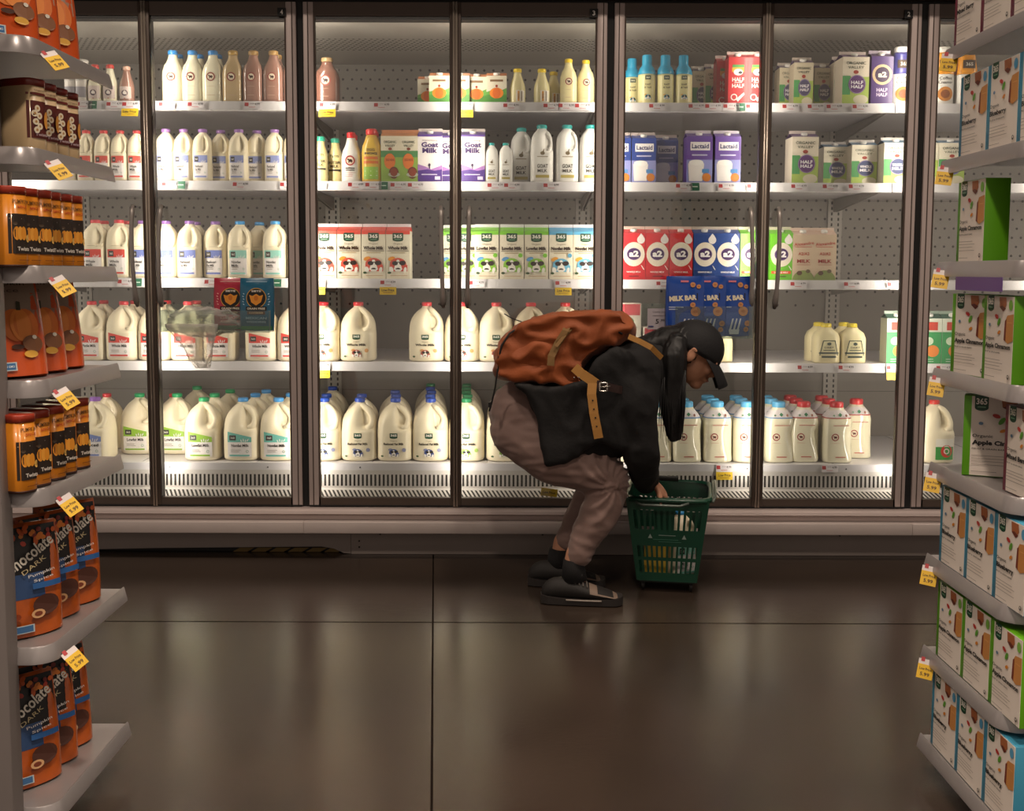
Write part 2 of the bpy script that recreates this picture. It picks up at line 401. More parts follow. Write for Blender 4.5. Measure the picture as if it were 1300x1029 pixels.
for ci in range(4):
    x0, x1 = MX[ci], MX[ci+1]; xm = (x0+x1)/2; w = x1-x0
    c = empty('refrigerated_case', (xm, YD, 0)); CASES.append(c)
    lb = ['glass-door milk cooler marked 4 on its upper right corner', 'glass-door milk cooler marked 3, behind the orange backpack',
          'glass-door milk cooler marked 2, behind the green basket', 'glass-door milk cooler mostly hidden behind the cereal bar rack'][ci]
    tag(c, lb, 'refrigerator', 'row of glass-door milk coolers')
    a, b = -w/2, w/2; s = SHIFT
    bk = MB().box(a+s, b+s, 0, .03, 0, 2.05, back_m).build('back_panel', c, (0, .99, .3))
    MB().add([(a+s, .06, 2.17), (b+s, .06, 2.17), (b+s, 1.0, 2.13), (a+s, 1.0, 2.13), (a+s, .06, 2.2), (b+s, .06, 2.2), (b+s, 1.0, 2.2), (a+s, 1.0, 2.2)],
             [(0,3,2,1),(4,5,6,7),(0,1,5,4),(2,3,7,6),(1,2,6,5),(0,4,7,3)], top_m).build('air_duct', c, (0, 0, 0))
    # header above the doors
    MB().box(a, b, -.06, .06, Z_DT+.012, Z_DT+.34, steel_d, b=.004).box(a, b, -.075, -.058, Z_DT+.02, Z_DT+.05, steel).build('header', c)
    MB().box(a, b, .02, .07, Z_DT-.062, Z_DT+.012, black).build('inner_header', c)
    # shelves
    for k in range(4):
        z = SZ[k]
        sh = MB().box(a+s+.002, b+s-.002, YS-YD, .985, z-.012, z-.0005, white_e).build('shelf', c)
        MB().add([(a+s+.003, YS-YD-.012, z-.036), (b+s-.003, YS-YD-.012, z-.036), (b+s-.003, YS-YD-.002, z+.001), (a+s+.003, YS-YD-.002, z+.001),
                  (a+s+.003, YS-YD+.004, z-.038), (b+s-.003, YS-YD+.004, z-.038), (b+s-.003, YS-YD+.004, z+.001), (a+s+.003, YS-YD+.004, z+.001)],
                 [(0,1,2,3),(5,4,7,6),(4,5,1,0),(3,2,6,7),(0,3,7,4),(1,5,6,2)], white_e).build('price_rail', sh)
        for xx in (a+s+.004, b+s-.009):
            br = MB(); br.add([(xx, .22, z-.014), (xx, .98, z-.014), (xx, .98, z-.075), (xx+.005, .22, z-.014), (xx+.005, .98, z-.014), (xx+.005, .98, z-.075)], [(0,1,2),(3,5,4),(0,3,4,1),(1,4,5,2),(0,2,5,3)], grey_e); br.build('bracket', sh)
    # deck at the bottom, its lip, grille
    z = SZ[4]
    dk = MB().box(a, b, YS-YD, .99, z-.03, z-.001, white_e)
    for q in range(1, 5): dk.box(a+w*q/5-.001, a+w*q/5+.001, .21, .985, z-.001, z-.0004, black)
    dk.build('deck', c)
    lip = MB().box(a, b, YS-YD-.012, YS-YD, z-.036, z-.002, white_e)
    for q in (.16, .5, .84): lip.cyl((a+w*q, YS-YD-.014, z-.02), .003, .003, black, n=8, axis='y')
    lip.build('deck_lip', c)
    g = MB(); zz = z-.036
    g.add([(a, .188, .004), (b, .188, .004), (b, .185, -.07), (a, .185, -.07), (a, .12, -.11), (b, .12, -.11)], [(3,2,1,0),(4,5,2,3)], gr_m)
    g.build('air_grille', c, (0, 0, zz))
    MB().box(a, b, .055, .185, .12, zz-.112, mat('dark_return_duct', '#231e1b', rough=.6)).box(a, b, .03, .05, Z_SILL-.01, zz-.1, mat('sill_inner', '#4a413c', rough=.4, metal=.5)).build('return_duct', c)
    for xx, m_ in ((a+s, 0),):
        MB().box(-.034, .034, 0, .012, 0, 1.75, up_m).build('slotted_upright', c, (xx, .976, .36))
    if ci == 3: MB().box(-.034, .034, 0, .012, 0, 1.75, up_m).build('slotted_upright', c, (b+s, .976, .36))
    # outer bottom: nosing, apron, bumper, kick plate
    z_ap, z_bt, z_bb = P(650, 662, YD-.03).z, P(650, 663, YD-.06).z, P(650, 678, YD-.06).z
    sl = MB(); prof = [(-.0, Z_DB-.004), (-.03, Z_DB-.004), (-.042, Z_DB-.012), (-.045, Z_DB-.022), (-.03, Z_DB-.03), (-.022, Z_DB-.06), (.03, Z_DB-.06), (.03, Z_DB-.004)]
    sl.loft([[(xx, y, z_) for y, z_ in prof] for xx in (a, b)], steel, smooth=False, cap=True); sl.build('sill', c)
    MB().box(a, b, -.06, .02, z_bb, z_bt, bump_m, b=.003).box(a, b, -.03, .02, z_bt, Z_DB-.05, kick_m).build('bumper', c)
    kz = P(650, 679, 4.34).z
    kp = MB()
    if ci == 0:
        # the panel of this cooler stops short of the floor; a dark gap shows below it
        xe = b+.17
        pts = [(a, kz+.03), (xe, kz+.03), (xe, .001), (xe-.03, .004), (xe-.07, .022), (xe-.12, .03), (0, .022), (a, .008)]
        kp.loft([[(x_, y_, z_) for x_, z_ in pts] for y_ in (.06, .064)], kick_m, smooth=False)
        kp.box(a, xe, .10, .11, 0.001, .05, black)
        for q in range(6):
            xx = b-.32+q*.075; kp.add([(xx, .085, .001), (xx+.06, .085, .001), (xx+.09, .088, .018), (xx+.03, .088, .018)], [(0,1,2,3)], mat('hazard_yellow', '#6b5218', rough=.6))
    else:
        kp.box(a+(.172 if ci == 1 else 0), b, .055, .065, .001, kz+.03, kick_m)
        for q in (.2, .75): kp.cyl((a+w*q+.05, .052, .085), .004, .004, black, n=8, axis='y')
        if ci == 1:
            for zq in (.03, .055): kp.cyl((a+.205, .052, zq), .0035, .004, black, n=8, axis='y')
    kp.build('kick_plate', c)
    MB().box(a, b, .12, 1.3, .001, .19, black).box(a, b, .22, 1.3, .18, SZ[4]-.035, black).box(a, b, 1.05, 1.3, .3, 2.5, black).box(a, b, .08, 1.3, 2.2, 2.55, grey_e).build('cabinet_body', c)
    # mullion (black gap between coolers) and light strips
    for xx in ([a, b] if ci == 3 else [a]):
        MB().box(xx-.022, xx+.022, .012, .07, Z_DB-.01, Z_DT, black).build('mullion', c)
        MB().box(xx-.012, xx+.012, .07, .085, .45, 2.1, led_m).build('light_strip', c)
    MB().box(-.016, .016, .03, .07, Z_DB-.01, Z_DT, mat('centre_post', '#3a322e', rough=.5, metal=.5)).build('mullion', c)
    MB().box(-.010, .010, .07, .083, .45, 2.1, led_m).build('light_strip', c)
    # two doors
    for sd in (-1, 1):
        if sd < 0: dx0, dx1 = a+.014, -.0015
        else: dx0, dx1 = .0015, b-.014
        ho, ce = .039, .021                         # hinge-side stile, centre stile
        f = MB()
        hx0, hx1 = (dx0, dx0+ho) if sd < 0 else (dx1-ho, dx1)
        cx0, cx1 = (dx1-ce, dx1) if sd < 0 else (dx0, dx0+ce)
        # hinge stile: two bright steps with a groove
        f.box(hx0, hx1, -.0, .03, Z_DB, Z_DT, steel, b=.002)
        g0 = hx0+(.016 if sd < 0 else .022)
        f.box(g0, g0+.004, -.0015, .001, Z_DB, Z_DT, steel_d)
        ix = hx1 if sd < 0 else hx0
        f.box(min(ix, ix+sd*-.007*1), max(ix, ix+sd*-.007), -.001, .028, Z_DB, Z_DT, steel_d) if False else f.box(ix-(.0 if sd < 0 else .006), ix+(.006 if sd < 0 else 0), .002, .026, Z_DB, Z_DT, steel_d)
        # centre stile: dark with a satin round edge
        f.box(cx0, cx1, -.002, .028, Z_DB, Z_DT, steel_d, b=.003)
        rx = (dx1-.004) if sd < 0 else (dx0+.003)
        f.cyl((rx, -.003, Z_DB), .0045, Z_DT-Z_DB, steel_r, n=10)
        f.box(min(hx1, cx1)-.001, max(hx0, cx0)+.001, .003, .028, Z_DT-.052, Z_DT, steel_d)
        f.box(min(hx1, cx1)-.001, max(hx0, cx0)+.001, .002, .028, Z_DB, Z_DB+.034, steel_d)
        f.box(dx0, dx1, -.002, .004, Z_DB, Z_DB+.005, black)
        d = f.build('door', c)
        MB().box(dx0+.01, dx1-.01, .010, .013, Z_DB+.03, Z_DT-.048, glass).build('glass_pane', d)
        if not (ci == 3 and sd > 0):
            # bowed pull handle
            hp = P(650, 262, YD).z, P(650, 390, YD).z
            hxc = (dx1-.054) if sd < 0 else (dx0+.054)
            pts = []; rs = []
            for i in range(17):
                t = i/16; z_ = hp[0]+(hp[1]-hp[0])*t; bow = sin(pi*t)
                pts.append((hxc+sd*-.008*t, -.012-.038*bow**.6, z_)); rs.append(.0085+.0045*max(0, 1-abs(t-.93)*9)+.002*max(0, 1-abs(t-.06)*12)-(.003 if i in (0, 16) else 0))
            h = MB().tube(pts, rs, mat('dark_satin_handle', '#a39b95', rough=.35, metal=.3), n=10)
            for zq in (hp[0]-.006, hp[1]+.012): h.cyl((hxc-(sd*.008 if zq < 1 else 0), -.016, zq), .006, .024, steel_d, n=10, axis='y')
            h.build('handle', d)
        if sd > 0 and NUM[ci]:
            st = MB().box(dx1-ho-.03, dx1-ho+.002, -.0045, -.001, Z_DT-.056, Z_DT-.024, black).build('number_sticker', d)
            A = Art(); A.text(NUM[ci], 0, 0, .0105, .018, '#f0ece6', .02)
            A.put(st, tname='lettering', loc=(dx1-ho-.014, -.0047, Z_DT-.040))
for c in CASES: pass
# ------------------------------------------------------------------ dairy goods
PM = 303.0                                   # pixels per metre at the shelf fronts
def jug_body(w, d, h, m, sh=.62, handle=True, neck=.12, slim=False):
    t0 = rad(-60); th = rad(-33)
    prof = [(0, .84, 3.2), (.012, .93, 3.4), (.04, 1., 3.6), (.3, 1., 3.8), (.46, 1., 3.8), (.52, .975, 3.6), (.6, .965, 3.3), (.66, .93, 3.), (.72, .86, 2.8), (.78, .74, 2.6), (.83, .6, 2.4), (.87, .44, 2.2), (.895, .33, 2.), (.91, .27, 2.), (.935, .26, 2.)]
    if slim: prof = [(0, .88, 4), (.012, .95, 4), (.03, 1., 4.5), (.4, 1., 4.5), (.55, 1., 4.5), (.62, .99, 4.), (.7, .96, 3.6), (.78, .9, 3.2), (.84, .76, 2.8), (.88, .6, 2.4), (.91, .46, 2.1), (.925, .4, 2.), (.94, .4, 2.)]
    rings = []
    lo, hi = (.5, .885) if not slim else (.52, .88)
    zs = []
    for i in range(len(prof)-1):
        a, b = prof[i], prof[i+1]; n = max(1, int((b[0]-a[0])/.03))
        for j in range(n): t = j/n; zs.append(tuple(a[q]+(b[q]-a[q])*t for q in range(3)))
    zs.append(prof[-1])
    for z, q, n in zs:
        dent = None
        if handle and lo < z < hi:
            t = (z-lo)/(hi-lo); am = min(1, sin(pi*t)*1.5)
            dent = (t0, .40, .50*am)
        rings.append(sring(w*q, d*q, n, z*h, 28, dent=dent))
    mb = MB().loft(rings, m)
    if handle:
        def ex(z):
            for i in range(len(zs)-1):
                if zs[i][0] <= z <= zs[i+1][0]:
                    t = (z-zs[i][0])/(zs[i+1][0]-zs[i][0]+1e-9); return zs[i][1]+(zs[i+1][1]-zs[i][1])*t
            return .3
        pts = []; rs = []
        for i in range(11):
            t = i/10; z = (hi-.005)-(hi-lo-.02)*t
            q = ex(z)*.86; q = max(q, .3) if i else .26
            off = 1. if 0 < i < 10 else .85
            k_ = sin(pi*t)**.5; aa = t0+(th-t0)*k_; pts.append((w/2*q*cos(aa)*1.08*off+w*.01, d/2*q*sin(aa)*1.12*off, z*h)); rs.append(w*(.066 if not slim else .066)*(1+.35*abs(2*t-1)))
        mb.tube(pts, rs, m, n=10)
    return mb
def cap_on(root, w, z, h, col, n=18):
    m = mat('cap_'+col.lstrip('#'), col, rough=.35, coat=.3, var=.02)
    mb = MB().cyl((0, 0, z), w/2, h, m, n=n, b=h*.18)
    return mb.build('cap', root)
def bottle(root, w, d, h, prof, m, n=2.4):
    rings = []
    for i in range(len(prof)-1):
        a, b = prof[i], prof[i+1]; k = max(1, int((b[0]-a[0])/.05))
        for j in range(k): t = j/k; t2 = t*t*(3-2*t) if abs(a[1]-b[1]) > .12 else t; q = a[1]+(b[1]-a[1])*t2; rings.append(sring(w*q, d*q, max(2, n if q > .8 else 2+(n-2)*q*.6), (a[0]+(b[0]-a[0])*t)*h, 24))
    q = prof[-1][1]; rings.append(sring(w*q, d*q, 2, prof[-1][0]*h, 24))
    return MB().loft(rings, m).build('body', root)
def carton(root, w, d, h, body, gable, fin, spout=True, zg=.865, cap=None):
    mb = MB(); g = zg*h; r = .945*h; fz = h
    x, y = w/2, d/2
    # walls
    mb.add([(-x,-y,0),(x,-y,0),(x,y,0),(-x,y,0),(-x,-y,g),(x,-y,g),(x,y,g),(-x,y,g)], [(0,1,5,4),(1,2,6,5),(2,3,7,6),(3,0,4,7),(3,2,1,0)], body)
    # slopes and folded sides
    e = .003
    mb.add([(-x,-y,g),(x,-y,g),(x,-e,r),(-x,-e,r)], [(0,1,2,3)], gable)
    mb.add([(-x,y,g),(x,y,g),(x,e,r),(-x,e,r)], [(1,0,3,2)], gable)
    mb.add([(-x,-y,g),(-x,y,g),(-x*.55,0,r-.004)], [(1,0,2)], gable); mb.add([(x,-y,g),(x,y,g),(x*.55,0,r-.004)], [(0,1,2)], gable)
    mb.add([(-x,-y,g),(-x,-e,r),(-x*.55,0,r-.004)], [(0,1,2)], gable); mb.add([(x,-y,g),(x,-e,r),(x*.55,0,r-.004)], [(1,0,2)], gable)
    mb.box(-x, x, -e, e, r-.001, fz, fin)
    o = mb.build('body', root)
    if spout:
        sl = math.atan2(r-g, y); M = Matrix.Translation((0, -y*.52, g+(r-g)*.48)) @ Matrix.Rotation(-(pi/2-sl)+pi/2, 4, 'X')
        cm = cap or white_m
        MB().cyl((0, 0, -.002), .0135, .012, cm, n=16, b=.002, M=Matrix.Translation((0, -y*.5, g+(r-g)*.5)) @ Matrix.Rotation(pi/2-(pi/2-sl), 4, 'X')).build('spout_cap', root)
    return o
def cowface(A, x, z, s, main, accent, wht='#f4efe6', glasses='#2b1c1c'):
    A.oval(x-.9*s, z+.75*s, .5*s, .28*s, accent, ang=.3)
    A.oval(x, z, 1.15*s, .85*s, main); A.rect(x-1.15*s, x+1.3*s, z-1.0*s, z-.1*s, main)
    A.oval(x-.95*s, z-.75*s, .3*s, .4*s, wht, ang=.3); A.oval(x+.98*s, z-.8*s, .22*s, .4*s, wht, ang=-.2)
    A.poly([(x-.15*s, z+.6*s), (x+.15*s, z+.6*s), (x+.6*s, z-.7*s), (x+.3*s, z-1.0*s), (x-.3*s, z-1.0*s), (x-.6*s, z-.7*s)], wht)
    A.oval(x-.42*s, z+.12*s, .4*s, .3*s, glasses, ang=-.1); A.oval(x+.62*s, z+.16*s, .45*s, .32*s, glasses, ang=.1); A.rect(x-.2*s, x+.4*s, z+.2*s, z+.32*s, glasses)
    A.oval(x, z-.72*s, .34*s, .22*s, glasses, a0=0, a1=pi)
def logo365(A, x, z, w, h, sub=True):
    g = '#12452f'
    A.rect(x-w/2, x+w/2, z-h*.3, z+h/2, g); A.oval(x, z-h*.3, w/2, h*.2, g)
    A.text('365', x, z+h*.12, w*.8, h*.42, '#f3efe4', .03)
    if sub: A.line(x-w*.3, x+w*.3, z-h*.25, h*.06, '#7fae8c')
def lines(A, x0, x1, z, n, dz, h, th=.0012):
    for i in range(n): A.line(x0, x1-(x1-x0)*random.uniform(0, .3), z-i*dz, th, h)
def whole_label(A, w, z0, z1, band, txt, sub=None, slantb=False):
    h = z1-z0
    A.rect(-w/2, w/2, z0, z1-(.0 if not slantb else h*.1), '#ebe4e2')
    if slantb: A.band(-w/2, w/2, z0+h*.64, z0+h*1.1, z0+h*.86, band)
    else: A.rect(-w/2, w/2, z0+h*.68, z1, band)
    A.rect(-w*.42, -w*.14, z0+h*.72, z0+h*.94, '#33302e'); A.text('365', -w*.28, z0+h*.83, w*.18, h*.08, '#e8e4dc', .01)
    for k in range(4): A.oval(w*(.08+.09*k), z0+h*(.7+.03*(k % 2)), w*.02, h*.07, '#ebe4e2', n=8, ang=.4-.3*k)
    if sub: A.text(txt, -w*.38, z0+h*.52, w*.55, h*.11, '#26221f', .02, al='l'); A.text(sub, -w*.38, z0+h*.38, w*.42, h*.1, '#26221f', .02, al='l')
    else: A.text(txt, -w*.34, z0+h*.5, w*.74, h*.13, '#26221f', .025, al='l')
    lines(A, -w*.36, w*.1, z0+h*.3, 2, h*.07, '#9c948c', h*.025)
    A.ringo(w*.33, z0+h*.24, w*.04, w*.06, '#7fa08c', n=12)
    A.rect(-w*.42, w*.42, z0+h*.03, z0+h*.1, band)
def jug_label365(A, w, z0, h, main, accent, txt):
    logo365(A, 0, z0+h*.86, w*.27, h*.22, False)
    A.text('Organic', 0, z0+h*.66, w*.22, h*.07, '#4b4338', .0)
    A.text(txt, 0, z0+h*.54, w*.7, h*.1, '#2a2118', .04)
    cowface(A, 0, z0+h*.2, h*.16, main, accent, glasses='#17140f'); A.oval(w*.36, z0+h*.3, w*.07, w*.07, accent, n=14); A.oval(-w*.4, z0+h*.05, w*.05, w*.035, '#3f5a34', n=12)
K = {}
def kind(name, *a):
    def dec(fn): K[name] = (fn,)+a; return fn
    return dec
PX2 = lambda w, h, d=None: (w/PM, h/PM, (d or w)/PM)
def new(name): r = empty(name); return r
# ---- gallon jugs
def gal(cap, art, m=jug_m, px=(44.5, 77)):
    def f():
        w, h, d = PX2(*px); w *= 1.03; h *= 1.03; d = w
        r = new('milk_jug'); jug_body(w, d, h, m).build('body', r); cap_on(r, w*.29, h*.925, h*.07, cap)
        A = Art(); art(A, w, h); A.put(r, bend=(w, d, 3.8, 0)); return r, d
    return f
def lab365(main, acc, txt): return lambda A, w, h: jug_label365(A, w*.8, h*.07, h*.4, main, acc, txt)
def labwf(band, t): return lambda A, w, h: whole_label(A, w*.66, h*.07, h*.44, band, t, None, True)
K['gal_blue365'] = (gal('#1f49ae', lab365('#39508f', '#8d90b0', 'Reduced Fat Milk')), 'blue-capped gallon milk jug', 'milk jug', 'blue-capped gallon milk jugs on the bottom deck')
K['gal_green365'] = (gal('#1e8a57', lab365('#7fa63a', '#a5c564', 'Lowfat Milk')), 'green-capped gallon milk jug', 'milk jug', 'green-capped gallon milk jugs on the bottom deck')
K['gal_red365'] = (gal('#c92f38', lab365('#a94a3c', '#d9a066', 'Whole Milk'), px=(43, 73)), 'red-capped gallon milk jug', 'milk jug', 'red-capped gallon milk jugs on the fourth shelf')
K['gal_red'] = (gal('#c8313a', labwf('#d4453c', 'Whole Milk'), px=(39.5, 73)), 'red-capped gallon jug, red label', 'milk jug', 'red-labelled whole milk gallons')
K['gal_green'] = (gal('#1f9a5f', labwf('#8fba3c', 'Lowfat Milk')), 'green-capped gallon jug, lime label', 'milk jug', 'lime-labelled lowfat milk gallons')
K['gal_teal'] = (gal('#3f8fd0', labwf('#6fb9ad', 'Nonfat Milk')), 'light-blue-capped gallon jug, teal label', 'milk jug', 'teal-labelled nonfat milk gallons')
K['gal_purple'] = (gal('#8f5fb8', labwf('#7d8cc4', 'Reduced')), 'purple-capped gallon milk jug', 'milk jug', None)
def labred(A, w, h):
    A.rect(-w*.1, w*.5, h*.06, h*.34, '#3f9a45'); A.rect(-w*.1, w*.5, h*.27, h*.4, '#ece6da'); A.oval(w*.2, h*.2, w*.16, h*.1, '#d83a2c'); A.ringo(w*.2, h*.2, w*.05, w*.08, '#f0e8dc')
K['gal_farm'] = (gal('#cf3a34', labred), 'red-capped gallon jug, green-red label', 'milk jug', None)
def dimjug():
    w, h, d = PX2(28, 42, 26); r = new('milk_jug'); jug_body(w, d, h, jugy_m, handle=False, slim=True).build('body', r); cap_on(r, w*.3, h*.93, h*.06, '#e6dcc0'); return r, d
K['plain_jug'] = (dimjug, 'unlabelled cream jug beside the black cap', 'milk jug', None)
# ---- half gallon jugs
def half(cap, band, t, sub, px, m=jug_m, hname='milk_jug'):
    def f():
        w, h, d = PX2(*px); r = new(hname); jug_body(w, d, h, m, slim=True).build('body', r); cap_on(r, w*.48 if px[0] < 26 else w*.42, h*.935, h*.065, cap)
        A = Art(); whole_label(A, w*.74, h*.06, h*.49, band, t, sub); lines(A, -w*.2, w*.15, h*.55, 1, .01, '#8a7f6a', .0012); A.put(r, bend=(w, d, 4.5, 0)); return r, d
    return f
K['q_red'] = (half('#cf4040', '#d4574c', 'Whole', 'Milk', (21, 63, 22)), 'slim red-capped milk jug', 'milk jug', 'slim red-capped milk jugs')
K['q_purple'] = (half('#9a6fb4', '#8c96c8', 'Reduced', 'Fat Milk', (23.5, 65, 24)), 'slim purple-capped milk jug', 'milk jug', 'slim purple-capped milk jugs')
K['h_red'] = (half('#c83d47', '#d4483c', 'Whole', 'Milk', (29, 73, 30)), 'red-capped half-gallon milk jug', 'milk jug', 'red-capped half-gallon milk jugs')
K['h_purple'] = (half('#8a62a8', '#6f7cba', 'Reduced', 'Fat Milk', (29, 72, 30)), 'purple-capped half-gallon milk jug', 'milk jug', 'purple-capped half-gallon milk jugs')
K['h_teal'] = (half('#3f97d6', '#93ccbe', 'Nonfat', 'Milk', (29, 72, 30)), 'blue-capped half-gallon milk jug', 'milk jug', 'blue-capped half-gallon milk jugs')
def goatjug(px, big):
    def f():
        w, h, d = PX2(*px); r = new('goat_milk_jug'); jug_body(w, d, h, white_m, slim=True, handle=big).build('body', r); cap_on(r, w*.46, h*.93, h*.07, '#1fa3a0')
        A = Art(); A.oval(0, h*.5, w*.1, w*.08, '#7a6a50'); A.poly([(0, h*.5), (w*.06, h*.5), (w*.08, h*.58), (w*.03, h*.56)], '#7a6a50'); A.line(-w*.24, w*.24, h*.44, h*.015, '#a59a86')
        A.text('GOAT', 0, h*.28, w*.48, h*.065, '#26221f', .02); A.text('MILK', 0, h*.2, w*.44, h*.055, '#26221f', .02); A.rect(-w*.3, w*.3, h*.08, h*.13, '#b9a95c'); A.put(r, bend=(w, d, 4.5, 0)); return r, d
    return f
K['goat_big'] = (goatjug((28, 72, 28), True), 'large teal-capped goat milk jug', 'milk jug', 'tall white goat milk jugs')
K['goat_small'] = (goatjug((17, 49, 18), False), 'small teal-capped goat milk bottle', 'milk bottle', 'small white goat milk bottles')
# ---- glass bottles
PB = [(0, .9), (.015, 1.), (.5, 1.), (.58, .98), (.7, .82), (.8, .56), (.87, .44), (.92, .44)]
def seal(A, x, z, r, col='#8a4038', ink2='#3a2320'):
    A.oval(x, z, r, r, col, n=18); A.oval(x, z, r*.72, r*.72, '#e2d3ba', n=16); A.oval(x+.1*r, z, r*.4, r*.28, ink2, n=10); A.rect(x-.3*r, x-.12*r, z-.45*r, z, ink2, 1); A.rect(x+.2*r, x+.36*r, z-.45*r, z, ink2, 1); A.oval(x-.35*r, z+.2*r, r*.18, r*.16, ink2, n=8)
def qglass(capc, m, px=(26, 64, 24), sl=.5):
    def f():
        w, h, d = PX2(*px); r = new('milk_bottle'); bottle(r, w, d, h, PB, m, 3.2); cap_on(r, w*.47, h*.905, h*.095, capc)
        A = Art(); seal(A, 0, h*.48, w*.21); lines(A, -w*.2, w*.2, h*.3, 1, .01, '#b79a84', .0012); lines(A, -w*.2, w*.2, h*.13, 1, .01, '#b79a84', .0016); A.put(r, bend=(w, d, 3.2, 0), step=.0002); return r, d
    return f
K['qt_blue'] = (qglass('#2f7fc2', glassy), 'blue-capped quart milk bottle', 'milk bottle', 'blue-capped quart bottles on the top shelf')
K['qt_choc'] = (qglass('#b08a50', choc_m), 'gold-capped chocolate milk bottle', 'milk bottle', 'gold-capped chocolate milk bottles')
K['qt_gold'] = (qglass('#a9863e', mat('dim_caramel_milk', '#c0a67c', rough=.15, coat=1.)), 'tan-coloured gold-capped milk bottle', 'milk bottle', None)
K['choc_jug'] = (qglass('#a98b60', mat('dark_chocolate_milk', '#7c5548', rough=.2, coat=.8), (32, 56, 28)), 'wide brown chocolate milk bottle', 'milk bottle', None)
def smallb(capc, m, art, px, n=2.2, prof=None, nm='milk_bottle', cw=.52):
    def f():
        w, h, d = PX2(*px); r = new(nm); bottle(r, w, d, h, prof or [(0, .92), (.02, 1.), (.42, 1.), (.55, .9), (.7, .66), (.82, .5), (.9, .46)], m, n); cap_on(r, w*cw, h*.885, h*.115, capc)
        A = Art(); art(A, w, h); A.put(r, bend=(w, d, n, 0)); return r, d
    return f
def a_small(A, w, h): A.rect(-w*.4, w*.4, h*.08, h*.42, '#c9b7b0'); A.line(-w*.4, w*.4, h*.41, h*.02, '#a5403c'); A.oval(0, h*.24, w*.22, w*.2, '#4a3a4a'); A.oval(0, h*.24, w*.12, w*.1, '#e0d8d0'); A.line(-w*.4, w*.4, h*.09, h*.02, '#a5403c')
K['sm_red'] = (smallb('#cf4038', glassy, a_small, (18, 46, 18)), 'small red-capped milk bottle', 'milk bottle', 'small red-capped milk bottles')
K['sm_choc'] = (smallb('#caa08c', choc_m, a_small, (18, 44, 18)), 'small brown chocolate milk bottle', 'milk bottle', None)
def a_tub(A, w, h): A.rect(-w*.4, w*.4, h*.1, h*.35, '#8f8a92'); A.line(-w*.3, w*.3, h*.5, h*.03, '#b9b3b0')
K['tub'] = (smallb('#e4e0dc', mat('pale_tub', '#d8d0c8', rough=.3, coat=.4), a_tub, (17, 52, 17), prof=[(0, .95), (.02, 1.), (.7, 1.), (.8, .95), (.9, .9)], cw=1.0), 'white-lidded tall tub', 'tub', 'white-lidded tubs')
def a_egg(A, w, h): A.rect(-w*.1, w*.42, h*.04, h*.36, '#e9e2d4'); A.rect(0, w*.12, h*.06, h*.34, '#d8963c'); A.rect(w*.22, w*.3, h*.06, h*.34, '#8a7a6a'); A.text('NOG', w*.06, h*.2, w*.3, h*.05, '#6a4a3a', .02, ang=pi/2)
K['yl_small'] = (smallb('#e8c81c', cream_m, a_egg, (20, 43, 20)), 'small yellow-capped eggnog bottle', 'bottle', 'small yellow-capped eggnog bottles')
K['yl_tall'] = (qglass('#e3c21e', cream_m, (21, 55, 20)), 'tall yellow-capped eggnog bottle', 'bottle', 'tall yellow-capped eggnog bottles')
def a_butter(A, w, h): A.text('Farm', 0, h*.6, w*.6, h*.07, '#3a4a3a', .0); A.text('BUTTER', 0, h*.45, w*.8, h*.06, '#2a2622', .02); A.text('MILK', 0, h*.37, w*.6, h*.06, '#2a2622', .02); A.rect(-w*.42, w*.42, h*.26, h*.3, '#33302a')
K['buttermilk'] = (smallb('#2f9c82', mat('buttermilk_bottle', '#e2d296', rough=.2, coat=.6), a_butter, (18, 56, 18), prof=[(0, .92), (.02, 1.), (.6, 1.), (.72, .8), (.8, .62), (.9, .6)], cw=.66), 'buttermilk bottle with green cap', 'bottle', 'buttermilk bottles with green caps')
def a_white(A, w, h): seal(A, 0, h*.42, w*.26, '#b4484a'); A.line(-w*.24, w*.24, h*.27, h*.022, '#2a2622'); A.line(-w*.24, w*.24, h*.23, h*.018, '#2a2622'); lines(A, -w*.32, w*.32, h*.18, 3, h*.035, '#c46a66', .0014)
K['kefir'] = (smallb('#dc2f36', white_m, a_white, (24, 62, 24), n=2.6, prof=[(0, .94), (.02, 1.), (.5, 1.), (.62, .86), (.76, .56), (.88, .44)], cw=.46), 'white milk bottle with red cap', 'bottle', None)
def a_nog(A, w, h): A.text('EGG', 0, h*.6, w*.4, h*.05, '#3a2a1c', .02); A.text('NOG', 0, h*.53, w*.62, h*.045, '#2a2622', .03); A.rect(-w*.34, w*.34, h*.42, h*.47, '#e0772c'); A.rect(-w*.36, w*.36, h*.34, h*.39, '#e0772c'); A.rect(-w*.36, w*.36, h*.05, h*.28, '#9cc84c'); A.line(-w*.3, w*.3, h*.2, h*.012, '#f4f0e0'); A.line(-w*.3, w*.3, h*.12, h*.012, '#f4f0e0')
K['nog'] = (smallb('#dd3432', nog_m, a_nog, (25, 66, 24), n=2.4, prof=[(0, .92), (.02, 1.), (.55, 1.), (.68, .92), (.8, .66), (.88, .56)], cw=.58), 'yellow eggnog bottle with red cap', 'bottle', None)
def a_hh(A, w, h): A.rect(-w*.16, w*.16, h*.52, h*.61, '#3a4a3c'); A.text('365', 0, h*.565, w*.22, h*.035, '#e6e0c8', .02); A.text('half', 0, h*.42, w*.3, h*.04, '#2a2622', .01); A.text('& half', 0, h*.35, w*.4, h*.04, '#2a2622', .01); cowface(A, 0, h*.15, h*.055, '#3f8f9c', '#e0a040')
